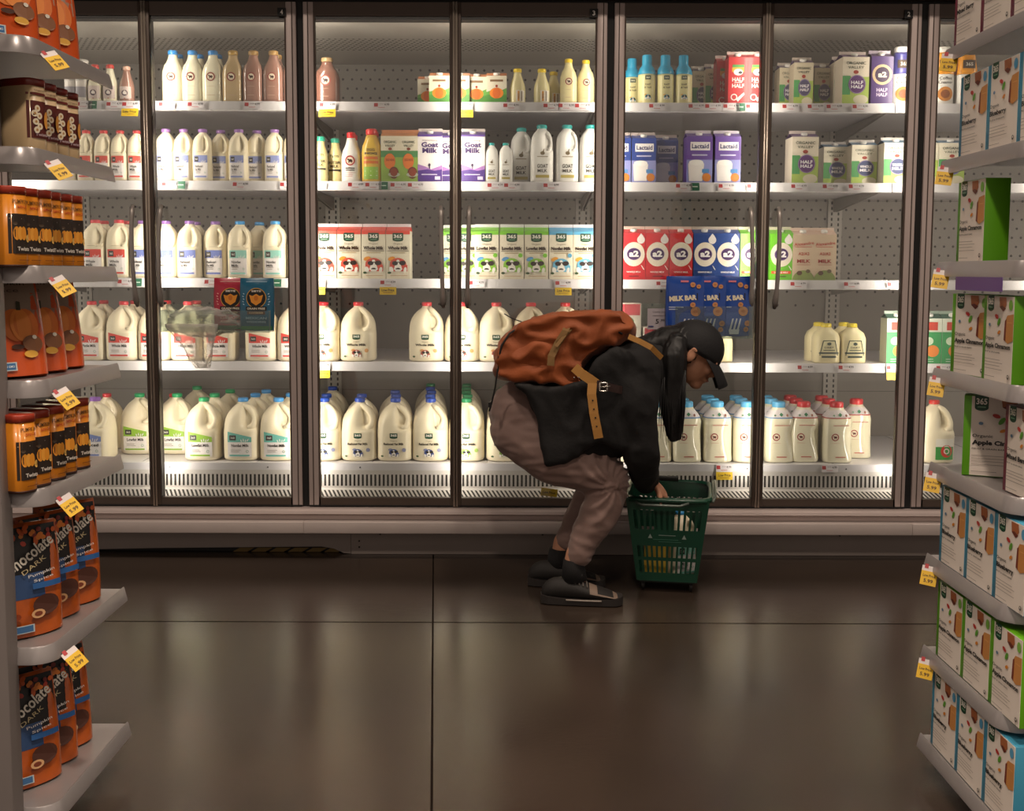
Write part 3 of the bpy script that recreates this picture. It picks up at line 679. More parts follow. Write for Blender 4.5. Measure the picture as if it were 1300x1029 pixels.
def halfhalf():
    w, h, d = PX2(22, 60, 22); r = new('creamer_bottle'); prof = [(0, .95), (.02, 1.), (.6, 1.)]
    bottle(r, w, d, h, prof, mat('pale_yellow_sleeve', '#ddd49c', rough=.3, coat=.4), 2.1)
    bl = mat('turquoise_cap', '#1d9ac4', rough=.35, coat=.3); rings = [sring(w*q, d*q, 2.1, z*h, 24) for z, q in ((.6, 1.), (.66, .98), (.74, .8), (.79, .58), (.81, .56), (.99, .54), (1., .5))]
    MB().loft(rings, bl).build('cap', r); A = Art(); a_hh(A, w, h*.93); A.put(r, bend=(w, d, 2.1, 0)); return r, d
K['hh_teal'] = (halfhalf, 'turquoise-topped half and half bottle', 'creamer bottle', 'turquoise-topped half and half bottles')
# half-gallon glass bottles on the deck
def glassjug(capc, col):
    def f():
        w, h, d = PX2(37, 77, 34); r = new('glass_milk_bottle'); mb = MB(); rings = []
        for z, q, n in [(0, .88, 3.5), (.01, .96, 4), (.04, 1, 4.5), (.3, 1, 4.5), (.5, 1, 4.5), (.66, .99, 4), (.73, .93, 3.4), (.79, .8, 2.8), (.84, .64, 2.4), (.88, .52, 2), (.92, .44, 2)]:
            dent = (rad(-48), .3, .3*sin(pi*(z-.2)/.5)) if .2 < z < .7 else None
            rings.append(sring(w*q, d*q, n, z*h, 32, dent=dent))
        extra = []
        for i in range(len(rings)-1):
            for j in range(4): t = j/4; extra.append([tuple(a+(b-a)*t for a, b in zip(p, q_)) for p, q_ in zip(rings[i], rings[i+1])])
        extra.append(rings[-1]); mb.loft(extra, glassy); mb.build('body', r)
        cap_on(r, w*.46, h*.89, h*.11, capc, 24)
        # printed paper collar round the shoulder
        cm = mat('paper_collar', '#dcd4d4', rough=.6); rg = [sring(w*q*1.012, d*q*1.012, n, z*h, 28) for z, q, n in ((.745, .91, 3.2), (.79, .8, 2.8), (.84, .64, 2.4), (.875, .53, 2))]
        cl = MB().loft(rg, cm, cap=False); rg2 = [sring(w*q*1.02, d*q*1.02, n, z*h, 28) for z, q, n in ((.735, .925, 3.3), (.752, .9, 3.2))]; cl.loft(rg2, ink(col), cap=False); cl.build('collar', r)
        A = Art(); A.oval(0, h*.8, w*.07, w*.07, '#3c7a55', n=4); A.oval(-w*.22, h*.79, w*.05, w*.04, '#6a8a6a', n=4); A.oval(w*.2, h*.79, w*.04, w*.05, '#9a6a5a', n=6)
        a = A.put(r, y0=0, name='collar_print')
        for v in a.data.vertices: v.co.y = -(d*.42-(v.co.z/h-.78)*d*1.0)-.004-abs(v.co.x)*.1
        A = Art(); seal(A, -w*.17, h*.43, w*.13, '#9c4a48', '#5a2422'); A.line(-w*.24, w*.3, h*.625, h*.014, '#c4847a'); A.line(-w*.3, -w*.02, h*.33, h*.008, '#c8a898'); A.line(-w*.15, w*.2, h*.1, h*.018, '#b8665c'); A.put(r, bend=(w, d, 4.5, 0), name='print'); return r, d
    return f
K['glass_blue'] = (glassjug('#5fb0de', '#5a86b8'), 'blue-capped glass milk bottle', 'milk bottle', 'blue-capped half-gallon glass bottles')
K['glass_red'] = (glassjug('#d0373c', '#b04a48'), 'red-capped glass milk bottle', 'milk bottle', 'red-capped half-gallon glass bottles')
def amish():
    w, h, d = PX2(33, 50, 30); r = new('milk_jug'); bottle(r, w, d, h, [(0, .92), (.02, 1.), (.62, 1.), (.76, .84), (.85, .5), (.9, .42)], jugy_m, 3.4); cap_on(r, w*.4, h*.89, h*.11, '#e8d02a')
    A = Art(); g = '#3c4a44'; A.poly([(-w*.24, h*.58), (w*.24, h*.58), (w*.36, h*.2), (-w*.36, h*.2)], g); A.poly([(-w*.21, h*.555), (w*.21, h*.555), (w*.325, h*.22), (-w*.325, h*.22)], '#e4dcb0')
    A.oval(0, h*.49, w*.08, h*.04, g); A.text('DAIRY', 0, h*.4, w*.36, h*.05, g, .02); A.line(-w*.22, w*.22, h*.33, h*.02, g); A.rect(-w*.38, w*.38, h*.24, h*.28, g); A.rect(-w*.28, w*.28, h*.14, h*.19, g); A.put(r, bend=(w, d, 3.4, 0)); return r, d
K['amish'] = (amish, 'squat yellow-capped milk jug', 'milk jug', 'squat yellow-capped milk jugs')
def orangecr(ca, desc):
    def f():
        w, h, d = PX2(26, 71, 24); r = new('creamer_bottle'); cm = mat('creamer_'+ca.lstrip('#'), ca, rough=.3, coat=.4)
        rings = [sring(w*q, d*q, 3, z*h, 24) for z, q in ((0, .95), (.02, 1), (.5, 1), (.52, 1))]; MB().loft(rings, white_m).build('body', r)
        MB().loft([sring(w*q, d*q, 3, z*h, 24) for z, q in ((.52, 1.), (.6, 1), (.85, .8), (.9, .7))], cm).build('shoulder', r)
        MB().loft([sring(w*q, d*q, 2.4, z*h, 20) for z, q in ((.9, .72), (.985, .68), (1., .6))], white_m).build('cap', r)
        A = Art(); A.rect(-w*.3, w*.3, h*.62, h*.76, '#4a3526'); A.text('365', 0, h*.69, w*.34, h*.06, '#eadfcf', .02); A.text('Coffee', 0, h*.45, w*.6, h*.05, '#2a2622', .01); A.text('Creamer', 0, h*.38, w*.66, h*.05, '#2a2622', .01)
        A.oval(0, h*.18, w*.36, w*.34, '#c8833c'); A.oval(0, h*.18, w*.22, w*.2, '#8a4f2a'); A.put(r, bend=(w, d, 3, 0)); return r, d
    return f
K['cr_orange'] = (orangecr('#ef9d18', ''), 'orange-topped coffee creamer', 'creamer bottle', 'orange-topped coffee creamers')
K['cr_purple'] = (orangecr('#4c4a92', ''), 'purple-topped coffee creamer', 'creamer bottle', None)
# ---- cartons
def cart(px, body, gable, fin, art, spout=True, cap=None):
    def f():
        w, h, d = PX2(*px); r = new('milk_carton'); mk = lambda c: c if not isinstance(c, str) else mat('carton_'+c.lstrip('#'), c, rough=.4, coat=.2, var=.02)
        carton(r, w, d, h, mk(body), mk(gable), mk(fin), spout, cap=cap); A = Art(); art(A, w, h*.865, h); A.put(r, y0=d/2+.0004, name='printed_front'); return r, d
    return f
def c365(main, acc, gab, txt):
    def a(A, w, z, h):
        A.rect(-w*.5, w*.5, z*.93, z, gab, 1); logo365(A, 0, z*.87, w*.44, z*.18); A.text('Organic', 0, z*.73, w*.38, z*.045, '#5b4a34', .0); A.text(txt, 0, z*.645, w*.84, z*.072, '#2f1a0e', .05)
        A.line(-w*.45, w*.45, z*.585, z*.012, '#5b4a34'); A.line(-w*.3, w*.3, z*.545, z*.018, '#b8a684'); cowface(A, 0, z*.31, w*.3, main, acc); A.oval(-w*.36, z*.13, w*.08, w*.05, '#33522c', n=12); A.line(-w*.32, w*.4, z*.07, z*.014, '#c8a888')
        if main != '#d3503f': A.oval(w*.36, z*.5, w*.09, w*.09, gab, n=14)
    return a
K['c_whole'] = (cart((30, 69, 30), card_m, '#e3503f', whitec, c365('#d3503f', '#e8972f', '#e3503f', 'Whole Milk'), False), 'red-topped milk carton', 'milk carton', 'red-topped whole milk cartons')
K['c_low'] = (cart((30, 69, 30), card_m, '#7fc936', whitec, c365('#8cc63f', '#5d9fd6', '#7fc936', 'Lowfat Milk'), False), 'green-topped milk carton', 'milk carton', 'green-topped lowfat milk cartons')
K['c_non'] = (cart((30, 69, 30), card_m, '#58a6cf', whitec, c365('#6ab4d6', '#e8a33a', '#58a6cf', 'Nonfat Milk'), False), 'blue-topped milk carton', 'milk carton', 'blue-topped nonfat milk cartons')
def a2art(base, strip):
    def a(A, w, z, h):
        A.oval(w*.3, z*.86, w*.17, w*.17, '#ece4e0', n=16); A.poly([(w*.2, z*.93), (w*.42, z*.93), (w*.3, z*1.0)], '#ece4e0')
        A.oval(0, z*.55, w*.47, w*.52, '#efe3cf', n=28); A.oval(0, z*.555, w*.31, w*.27, '#b5a3bc', n=26); A.oval(0, z*.555, w*.29, w*.25, '#43255c', n=26); A.text('a2', 0, z*.56, w*.42, w*.27, '#f6f2ee', .05)
        A.rect(-w*.42, w*.42, z*.14, z*.2, strip, 1); A.text('WHOLE MILK', 0, z*.17, w*.62, z*.035, '#f6eee6', .02); A.line(-w*.2, w*.22, z*.08, z*.016, '#5a1f2a')
        A.poly([(w*.3, z*.32), (w*.36, z*.3), (w*.46, z*.22), (w*.42, z*.22)], '#f0e6de')
    return a
K['a2_red'] = (cart((29, 67, 30), '#d22f38', '#d22f38', '#e6cfc0', a2art('#d22f38', '#d22f38')), 'red carton with purple badge', 'milk carton', 'red cartons with purple round badges')
K['a2_blue'] = (cart((29, 67, 30), '#27468c', '#27468c', '#cdbfb0', a2art('#27468c', '#27468c')), 'blue carton with purple badge', 'milk carton', 'blue cartons with purple round badges')
K['a2_green'] = (cart((29, 67, 30), '#6fbf30', '#6fbf30', '#d8d0b8', a2art('#6fbf30', '#e2582c')), 'green carton with purple badge', 'milk carton', 'green cartons with purple round badges')
def a2brown(A, w, z, h):
    A.text('Alexandre', 0, z*.8, w*.88, z*.07, '#c23a32', .01, ang=.1); A.line(-w*.4, w*.35, z*.73, z*.01, '#c23a32'); A.text('A2/A2', 0, z*.58, w*.5, z*.065, '#b84a3c', .02); A.text('MILK', 0, z*.42, w*.6, z*.075, '#a52f2c', .03)
    A.line(-w*.3, w*.3, z*.34, z*.012, '#b87a6c'); A.oval(0, 0, w*.49, z*.22, '#8a9a54', a0=0, a1=pi); A.oval(-w*.18, z*.16, w*.12, z*.05, '#5d4030'); A.oval(w*.2, z*.2, w*.1, z*.04, '#6a5a40')
K['alex'] = (cart((28, 66, 28), '#d8bfa4', '#d8b8a4', '#e0c8b8', a2brown), 'tan carton with red script', 'milk carton', 'tan cartons with red script')
def goatart(A, w, z, h):
    A.rect(-w*.5, w*.5, z*.96, z, '#5a3d8c', 1); A.text('meyenberg', 0, z*.88, w*.62, z*.04, '#3a3440', .0); A.text('Goat', 0, z*.79, w*.7, z*.11, '#43286a', .04); A.text('Milk', 0, z*.67, w*.62, z*.11, '#43286a', .04)
    A.poly([(-w*.5, z*.2), (w*.5, z*.2), (w*.5, z*.36), (w*.3, z*.32), (w*.05, z*.27), (-w*.2, z*.33), (-w*.5, z*.38)], '#a878b8'); A.poly([(-w*.5, 0), (w*.5, 0), (w*.5, z*.27), (w*.2, z*.24), (-w*.1, z*.27), (-w*.5, z*.24)], '#4a2a80')
    A.oval(-w*.02, z*.36, w*.05, z*.035, '#33204a'); A.rect(-w*.03, w*.01, z*.28, z*.34, '#33204a', 1); A.line(-w*.35, w*.3, z*.16, z*.02, '#d8cce4'); A.rect(w*.2, w*.42, z*.05, z*.12, '#d8cce4', 1)
K['c_goat'] = (cart((30, 67, 28), '#eae2e0', '#53388a', '#dcd0c8', goatart), 'white and purple goat milk carton', 'milk carton', 'white and purple goat milk cartons')
def novart(A, w, z, h):
    A.rect(-w*.5, w*.5, 0, z*.62, '#8fae4c'); A.rect(-w*.5, w*.5, z*.54, z*.68, '#4f8a52'); A.text('ORGANIC', 0, z*.87, w*.7, z*.055, '#3c4a3a', .01); A.text('VALLEY', 0, z*.79, w*.55, z*.05, '#3c4a3a', .01); A.oval(0, z*.72, w*.1, z*.03, '#8a3a2c')
    A.oval(-w*.02, z*.45, w*.3, z*.17, '#e07a34'); A.text('EGG NOG', 0, z*.48, w*.44, z*.05, '#7a2a1a', .02); A.oval(w*.2, z*.2, w*.26, z*.13, '#6a2a1c'); A.oval(w*.2, z*.16, w*.32, z*.05, '#b4bca4'); A.oval(w*.2, z*.21, w*.2, z*.09, '#8a3a24')
K['c_nog'] = (cart((23, 65, 24), '#e6dcc4', '#c98a5c', '#cf8f66', novart, False), 'green and orange eggnog carton', 'carton', 'green and orange eggnog cartons')
def onog(A, w, z, h):
    A.rect(-w*.5, w*.5, 0, z*.3, '#4f8f3c'); A.poly([(-w*.5, z*.3), (w*.5, z*.3), (w*.5, z*.55), (w*.2, z*.45), (-w*.1, z*.5), (-w*.5, z*.4)], '#6aa84a'); A.oval(0, z*.36, w*.34, z*.2, '#ef8a24'); A.oval(0, z*.36, w*.2, z*.2, '#e06a1c'); A.rect(-w*.32, w*.32, z*.78, z*.86, '#8a6a4a', 1); A.oval(0, z*.62, w*.06, z*.05, '#a03a24')
K['c_onog'] = (cart((25, 38, 25), '#e8dfc8', '#d8844c', '#c9885c', onog), 'short orange-topped carton with pumpkin', 'carton', 'short orange-topped pumpkin cartons')
def hhart(A, w, z, h):
    A.rect(-w*.32, w*.3, z*.68, z*.78, '#e0a82c', 1); A.rect(-w*.3, w*.3, z*.78, z*.84, '#4f9a4a', 1); A.oval(0, z*.68, w*.24, z*.07, '#e8ecef'); A.oval(.1*w, z*.67, w*.1, z*.03, '#26303a')
    A.text('HALF', 0, z*.52, w*.62, z*.085, '#f6ece4', .03); A.line(-w*.2, w*.2, z*.455, z*.012, '#f6ece4'); A.text('HALF', 0, z*.385, w*.62, z*.085, '#f6ece4', .03); A.ringo(-w*.2, z*.14, w*.12, w*.17, '#efe4dc'); A.poly([(-w*.1, z*.1), (w*.3, z*.24), (w*.34, z*.2), (0, z*.04)], '#efe4dc')
K['c_hh'] = (cart((24, 65, 24), '#c3242c', '#b81f2a', '#d8c0b8', hhart), 'red half and half carton', 'carton', 'red half and half cartons')
def ovart(A, w, z, h, cc='#5a2d6e', t='HALF'):
    A.rect(-w*.5, w*.5, 0, z*.58, '#a9c05a'); A.rect(-w*.5, -w*.2, z*.2, z*.6, '#4f9a5a'); A.oval(w*.2, z*.1, w*.28, z*.1, '#d8cfb4'); A.text('ORGANIC', 0, z*.87, w*.74, z*.06, '#34463a', .01); A.text('VALLEY', 0, z*.78, w*.6, z*.055, '#34463a', .01); A.oval(0, z*.68, w*.1, z*.04, '#a03a2c')
    A.oval(w*.05, z*.42, w*.33, z*.2, cc, n=24); A.ringo(w*.05, z*.42, w*.3, w*.315, '#b49ac4', k=z*.185/(w*.3)); A.text(t, w*.05, z*.46, w*.46, z*.07, '#f2ecf2', .03); A.text('HALF' if t == 'HALF' else 'MILK', w*.05, z*.37, w*.46, z*.07, '#f2ecf2', .03)
K['ov_hh'] = (cart((33, 66, 30), '#e8dcc8', '#54306e', '#d8c8c0', ovart), 'half and half carton, purple shield', 'carton', 'half and half cartons with purple shield')
K['ov_small'] = (cart((24, 61, 24), '#cfc2a8', '#6a5a74', '#b8aca0', lambda A, w, z, h: ovart(A, w, z, h, '#4f4a6a')), 'small half-and-half carton', 'carton', 'small half and half cartons')
K['ov_milk'] = (cart((32, 58, 30), '#e4dcc8', '#3c6a8a', '#c8c0b8', lambda A, w, z, h: ovart(A, w, z, h, '#34406e', 'WHOLE')), 'green milk carton, navy shield', 'milk carton', 'green milk cartons with navy shield')
def a2p(A, w, z, h):
    A.oval(0, z*.62, w*.46, w*.46, '#d8bf94', n=26); A.oval(0, z*.62, w*.34, w*.34, '#3a2448', n=24); A.text('a2', 0, z*.62, w*.4, w*.26, '#efe4cc', .05); A.text('HALF', 0, z*.3, w*.5, z*.075, '#e0cfe8', .03); A.text('HALF', 0, z*.2, w*.5, z*.075, '#e0cfe8', .03)
K['a2_purple'] = (cart((27, 67, 26), '#4a2d70', '#3f2558', '#b8a8b8', a2p), 'purple half and half carton', 'carton', None)
def lact(A, w, z, h, c2='#7d86c4'):
    A.rect(-w*.5, w*.5, 0, z*.5, '#8f93cc'); A.rect(-w*.36, w*.4, z*.7, z*.88, '#f0ecec'); A.text('Lactaid', w*.02, z*.79, w*.66, z*.1, '#3a3a6a', .03); A.line(-w*.3, w*.3, z*.6, z*.03, '#c8c4e4')
    A.poly([(-w*.4, z*.04), (w*.12, z*.04), (w*.18, z*.42), (-w*.44, z*.42)], '#efe9e6'); A.oval(-w*.13, z*.44, w*.28, z*.06, '#f6f2ee'); A.rect(w*.1, w*.38, z*.22, z*.3, '#4f8ac4', 1); A.oval(w*.28, z*.12, w*.17, z*.09, '#cf7f34')
K['lac_blue'] = (cart((30, 63, 28), '#24408f', '#24408f', '#c4b4ac', lact), 'blue lactose-free milk carton', 'milk carton', 'blue lactose-free milk cartons')
K['lac_purple'] = (cart((32, 66, 30), '#6a4f9c', '#6a4f9c', '#d4ccd4', lact), 'purple lactose-free milk carton', 'milk carton', 'purple lactose-free milk cartons')
def greenc(A, w, z, h): A.rect(-w*.5, w*.5, 0, z*.7, '#3f9a5c'); A.rect(-w*.3, w*.3, z*.74, z*.92, '#c84a3c', 1); A.oval(w*.1, z*.28, w*.3, z*.13, '#e0843c'); A.oval(-w*.1, z*.5, w*.22, z*.09, '#cfe0c4'); lines(A, -w*.3, w*.3, z*.1, 2, z*.05, '#dfeadf', .002)
K['c_green'] = (cart((27, 66, 26), '#dfe4d4', '#2f5a4a', '#aebfb0', greenc), 'green and white carton', 'carton', 'green and white cartons on the fourth shelf')

SHN = ['top shelf', 'second shelf', 'third shelf', 'fourth shelf', 'bottom deck']
ITEMS = {
 0: [('tub', 89), ('tub', 102), ('sm_red', 119), ('sm_red', 138), ('sm_choc', 159),
     ('qt_blue', 218, 0, 2), ('qt_blue', 243, 0, 2), ('qt_blue', 269, 0, 2), ('qt_gold', 294.5), ('qt_choc', 320.5), ('qt_choc', 346, 0, 2), ('qt_choc', 372),
     ('choc_jug', 414), ('c_onog', 543, 1), ('c_onog', 558), ('c_onog', 583.5), ('c_onog', 605, .3), ('c_onog', 630.5), ('yl_small', 657), ('yl_small', 688), ('yl_small', 703, 1), ('yl_tall', 722), ('yl_tall', 744, .3),
     ('hh_teal', 803, 1), ('hh_teal', 822), ('hh_teal', 845.5), ('hh_teal', 868.5), ('ov_small', 890, 3), ('ov_small', 907, 2.4), ('c_hh', 921, 1), ('c_hh', 936), ('c_hh', 961),
     ('ov_small', 1000, 2), ('ov_small', 1019, .6), ('ov_small', 1044, 2), ('ov_hh', 1084, 0, 2), ('a2_purple', 1118), ('cr_purple', 1146), ('cr_orange', 1199), ('cr_orange', 1228)],
 1: [('q_red', 86), ('q_red', 108), ('q_red', 130), ('q_red', 151), ('q_red', 172), ('q_purple', 209), ('q_purple', 232), ('q_purple', 256), ('q_purple', 279, .4), ('q_purple', 302), ('q_purple', 325, .4), ('q_purple', 347.5), ('q_purple', 371),
     ('buttermilk', 406), ('buttermilk', 425, 1), ('kefir', 445, 0, 2), ('nog', 471, 0, 2), ('c_nog', 496), ('c_nog', 519.5), ('c_goat', 546), ('c_goat', 572, .4), ('c_goat', 600.5), ('goat_small', 624), ('goat_small', 642), ('goat_big', 662, 1), ('goat_big', 688), ('goat_big', 720), ('goat_big', 750),
     ('lac_blue', 785), ('lac_blue', 817), ('lac_blue', 845, .8), ('lac_purple', 887), ('lac_purple', 923), ('ov_hh', 1020), ('ov_milk', 1060, 1.5), ('ov_milk', 1096, .8), ('ov_milk', 1137), ('ov_milk', 1172), ('ov_milk', 1206)],
 2: [('h_red', 88), ('h_red', 119, 0, 2), ('h_red', 149, 0, 2), ('h_purple', 179, 0, 2), ('h_purple', 209), ('h_purple', 239, 0, 2), ('h_purple', 272, .4), ('h_teal', 303, .2), ('h_teal', 328, 1), ('h_teal', 348), ('h_teal', 379),
     ('c_whole', 413), ('c_whole', 444), ('c_whole', 475), ('c_whole', 506), ('c_low', 574, 1), ('c_low', 592, .5), ('c_low', 618), ('c_low', 650), ('c_low', 681), ('c_non', 712), ('c_non', 743),
     ('a2_red', 804), ('a2_red', 834), ('a2_red', 864), ('a2_blue', 894), ('a2_blue', 923), ('a2_green', 953), ('a2_green', 990.5), ('alex', 1019), ('alex', 1046)],
 3: [('gal_red', 72), ('gal_red', 113, 0, 2), ('gal_red', 154, 0, 2), ('gal_red', 195, 0, 2), ('gal_red', 236, 0, 2), ('gal_red', 278), ('gal_red', 331), ('gal_red', 371, 0),
     ('gal_red365', 409), ('gal_red365', 453.5), ('gal_red365', 541), ('gal_red365', 586), ('gal_red365', 630), ('gal_red365', 674), ('gal_red365', 718),
     ('plain_jug', 917, .5), ('amish', 1051, 0, 2), ('amish', 1084, 0, 2), ('c_green', 1138), ('c_green', 1180), ('c_green', 1208)],
 4: [('gal_purple', 117), ('gal_red', 133, 2), ('gal_red', 176, 2), ('gal_red', 218, 2), ('gal_green', 174, 1), ('gal_green', 222, 1), ('gal_green', 256), ('gal_green', 270, 1.05), ('gal_green', 248, 3), ('gal_green', 290, 2.1), ('gal_teal', 306), ('gal_teal', 322, 1.1), ('gal_teal', 336, 2.1), ('gal_teal', 351.5), ('gal_teal', 367, 1.2),
     ('gal_blue365', 410), ('gal_blue365', 413, 1), ('gal_blue365', 421, 3), ('gal_blue365', 455.5), ('gal_blue365', 458, 1), ('gal_blue365', 501, 0, 3), ('gal_blue365', 546, 0, 4), ('gal_green365', 546, 4), ('gal_green365', 592, 0, 5), ('gal_green365', 640, 0, 4), ('gal_green365', 686, 0, 1), ('gal_green365', 731),
     ('glass_blue', 796), ('glass_blue', 835, 0, 2), ('glass_blue', 872.5, 0, 3), ('glass_blue', 911.5, 0, 3), ('glass_blue', 950, 0, 3), ('glass_blue', 990, 0, 3), ('glass_red', 1022, .1, 3), ('glass_red', 1064, 0, 3), ('glass_red', 1089, 1), ('gal_farm', 1190)],
}
PROTO = {}
def where_of(X, shelf):
    for ci in range(4):
        if MX[ci] <= X < MX[ci+1]:
            mid = (MX[ci]+MX[ci+1])/2
            if NUM[ci] is None: return f'{SHN[shelf]}, rightmost cooler'
            return f"{SHN[shelf]}, {'left' if X < mid else 'right'} door of cooler {NUM[ci]}"
    return SHN[shelf]
def spawn(k):
    if k not in PROTO:
        r, d = K[k][0](); PROTO[k] = (r, d); reg_kids(r); return r, d
    return copy_tree(PROTO[k][0]), PROTO[k][1]
YMID = {0: 100, 1: 200, 2: 320, 3: 425, 4: 550}
for shi, L in ITEMS.items():
    for it in L:
        k, px = it[0], it[1]; dp = it[2] if len(it) > 2 else 0; nf = it[3] if len(it) > 3 else 1
        X0 = None
        for j in range(nf):
            o, d = spawn(k); dd = dp+j
            Yc = YS+.012+random.uniform(0, .002)+d/2+dd*d*(1.003 if 'gal' in k else 1.03)
            if X0 is None: X0 = P(px, YMID[shi], Yc-d*.3).x
            o.location = (X0*(Yc/(YS+.09) if shi == 4 and 'gal' in k and j else 1)+(random.uniform(-.004, .004) if j else 0), Yc, SZ[shi]); o.rotation_euler = (0, 0, rad(random.uniform(-2.5, 2.5)) if 'c_' not in k and 'a2' not in k else rad(random.uniform(-1, 1)))
            reg(o, K[k][1], where_of(X0, shi), K[k][2], K[k][3], deep=int(math.ceil(dd-.45)) if dd > 0 else 0)

# ---- price tags on the shelf rails
def price_tag(kind_):
    r = new('price_tag')
    if kind_ == 'g':
        MB().box(-.018, .018, 0, .001, -.034, -.002, ink('#2c6b4f')).build('card', r); A = Art(); A.line(-.011, .011, -.018, .004, '#cfe0d4'); A.put(r, y0=.0003, name='print')
    else:
        MB().box(-.034, .034, 0, .001, -.033, -.003, ink('#e2dcdf')).build('card', r)
        A = Art(); A.rect(-.032, -.016, -.022, -.007, '#b03438', 1); A.line(-.01, .008, -.011, .002, '#a39a9c'); A.text('4.99', .02, -.013, .02, .010, '#4a4648', .01); A.line(-.014, .012, -.026, .002, '#c86a6a'); A.put(r, y0=.0003, name='print')
        if kind_ == 'y':
            y = MB().box(-.034, .034, -.001, .0, -.066, -.034, ink('#e8c020')).build('sale_card', r); A = Art(); A.text('Low Price', 0, -.047, .052, .011, '#3a2f10', .02); A.line(-.02, .02, -.058, .002, '#8a6a18'); A.put(y, y0=.0013, name='print')
    reg_kids(r); return r
TAGP = {}
TAGS = {0: [(107, 'w'), (118, 'g'), (146, 'w'), (166, 'y'), (212, 'w'), (249, 'w'), (321, 'w'), (416, 'y'), (485, 'w'), (590, 'y'), (649, 'w'), (700, 'w'), (719, 'w'), (740, 'w'), (834, 'w'), (884, 'w'), (905, 'w'), (928, 'w'), (940, 'g'), (957, 'w'), (1003, 'w'), (1035, 'w'), (1059, 'w'), (1092, 'w')],
        1: [(216, 'w'), (230, 'g'), (306, 'w'), (366, 'w'), (404, 'w'), (452, 'w'), (474, 'w'), (487, 'g'), (506, 'w'), (528, 'w'), (629, 'w'), (650, 'w'), (700, 'w'), (868, 'w'), (882, 'g'), (922, 'w'), (958, 'w'), (1014, 'w'), (1054, 'w'), (1087, 'w')],
        2: [(160, 'w'), (175, 'g'), (270, 'w'), (285, 'g'), (337, 'w'), (352, 'g'), (403, 'y'), (493, 'y'), (605, 'w'), (715, 'y'), (843, 'w'), (1013, 'w'), (1081, 'w'), (1136, 'w')],
        3: [(409, 'y'), (1022, 'w'), (1074, 'w'), (1135, 'y'), (1198, 'w')], 4: [(919, 'y'), (1053, 'w')]}
TD = {'w': 'white price tag, red square', 'g': 'small green shelf tag', 'y': 'price tag with yellow sale card'}
TG = {'w': 'white price tags on the cooler shelves', 'g': 'green tags on the cooler shelves', 'y': 'yellow sale price tags on the cooler shelves'}
for shi, L in TAGS.items():
    for px, kd in L:
        if kd in TAGP: o = copy_tree(TAGP[kd])
        else: o = TAGP[kd] = price_tag(kd)
        X = P(px, SH_PX[shi]+6 if shi < 4 else 594, YS-.012).x
        o.location = (X, YS-.0135, SZ[shi]); o.rotation_euler = (rad(-14), 0, 0)
        reg(o, TD[kd], where_of(X, shi).replace('top shelf', 'top rail'), 'price tag', TG[kd])
# a yellow card that slipped down onto the grille
pc = P(697, 626, YD+.115); r = new('fallen_sale_card'); r.location = pc; r.rotation_euler = (rad(-8), rad(7), 0)
MB().box(-.034, .034, 0, .001, -.012, .02, ink('#e8c020')).build('card', r); A = Art(); A.text('Low Price', 0, .004, .05, .01, '#3a2f10', .02); A.put(r, y0=.0006, name='print')
tag(r, 'yellow sale card lying low against the air grille beside the crouching legs', 'sale card')
# ------------------------------------------------------------------ dry goods racks at both sides of the aisle
tray_m = mat('grey_shelf_tray', '#a09a99', rough=.3, metal=.35, var=.04)
post_m = mat('rack_side_panel', '#857d7a', rough=.5, metal=.2, var=.05)
YN, YF = 2.05, 2.455
def tray(sgn, xl, z, far_y=YF):
    """rounded-corner shelf; xl = |x| of its lip"""
    r = empty('shelf'); mb = MB()
    back = xl+.30; R = .035
    path = [(back, YN)]
    for i in range(7):
        t = i/6*pi/2; path.append((xl+R-R*sin(t), YN+R-R*cos(t)))
    path.append((xl, far_y))
    path = [(sgn*x, y) for x, y in path]
    top = path+[(sgn*back, far_y)]
    n = len(top); vs = [(x, y, z) for x, y in top]+[(x, y, z-.006) for x, y in top]
    fs = [tuple(range(n)), tuple(range(2*n-1, n-1, -1))]+[(i, (i+1) % n, n+(i+1) % n, n+i) for i in range(n)]
    mb.add(vs, fs, tray_m); plate = mb
    lip = MB(); prof = [(0, .003), (.003, .005), (.005, .002), (.011, -.023), (.011, -.028), (.007, -.028), (.002, -.006)]
    rings = []
    for i, (x, y) in enumerate(path):
        a = Vector(path[max(i-1, 0)]); b = Vector(path[min(i+1, len(path)-1)]); t = (b-a).normalized(); nr = Vector((t.y, -t.x))*(1 if sgn < 0 else -1)
        rings.append([(x+nr.x*p[0], y+nr.y*p[0], z+p[1]) for p in prof])
    lip.loft(rings, tray_m, smooth=True)
    return plate, lip
def rack(sgn, xl, tiers, label):
    r = empty('display_rack', (0, 0, 0)); tag(r, label, 'shelf rack')
    for k, (z, fy) in enumerate(tiers):
        p, l = tray(sgn, xl, z, fy) if False else (None, None)
        pl, lp = tray(sgn, xl, z, fy); bpy.data.objects.remove(bpy.data.objects['shelf']) if 'shelf' in bpy.data.objects and bpy.data.objects['shelf'].type == 'EMPTY' else None
        s = pl.build('shelf', r); q = lp.build('price_lip', s); sharp(q, 40)
    MB().box(*sorted((sgn*(xl+.055), sgn*(xl+.30))), 2.0, 2.045, .0, 2.1, post_m, b=.002).build('side_panel', r)
    MB().box(*sorted((sgn*(xl+.27), sgn*(xl+.30))), 2.045, 2.5, .0, 2.1, mat('rack_back', '#6d6561', rough=.6)).build('back_panel', r)
    return r
XL, XR = .898, .961
LT = [P(x, y, YF).z for x, y in [(103, 97), (104, 215), (108, 341), (117, 463), (119, 579), (125, 747), (131, 918)]]
RT = [P(x, y, YF).z for x, y in [(1213, 66), (1209, 207), (1205, 335), (1197, 469), (1192, 588), (1190, 704), (1188, 820), (1178, 932)]]
print('left', [round(z, 3) for z in LT]); print('right', [round(z, 3) for z in RT])
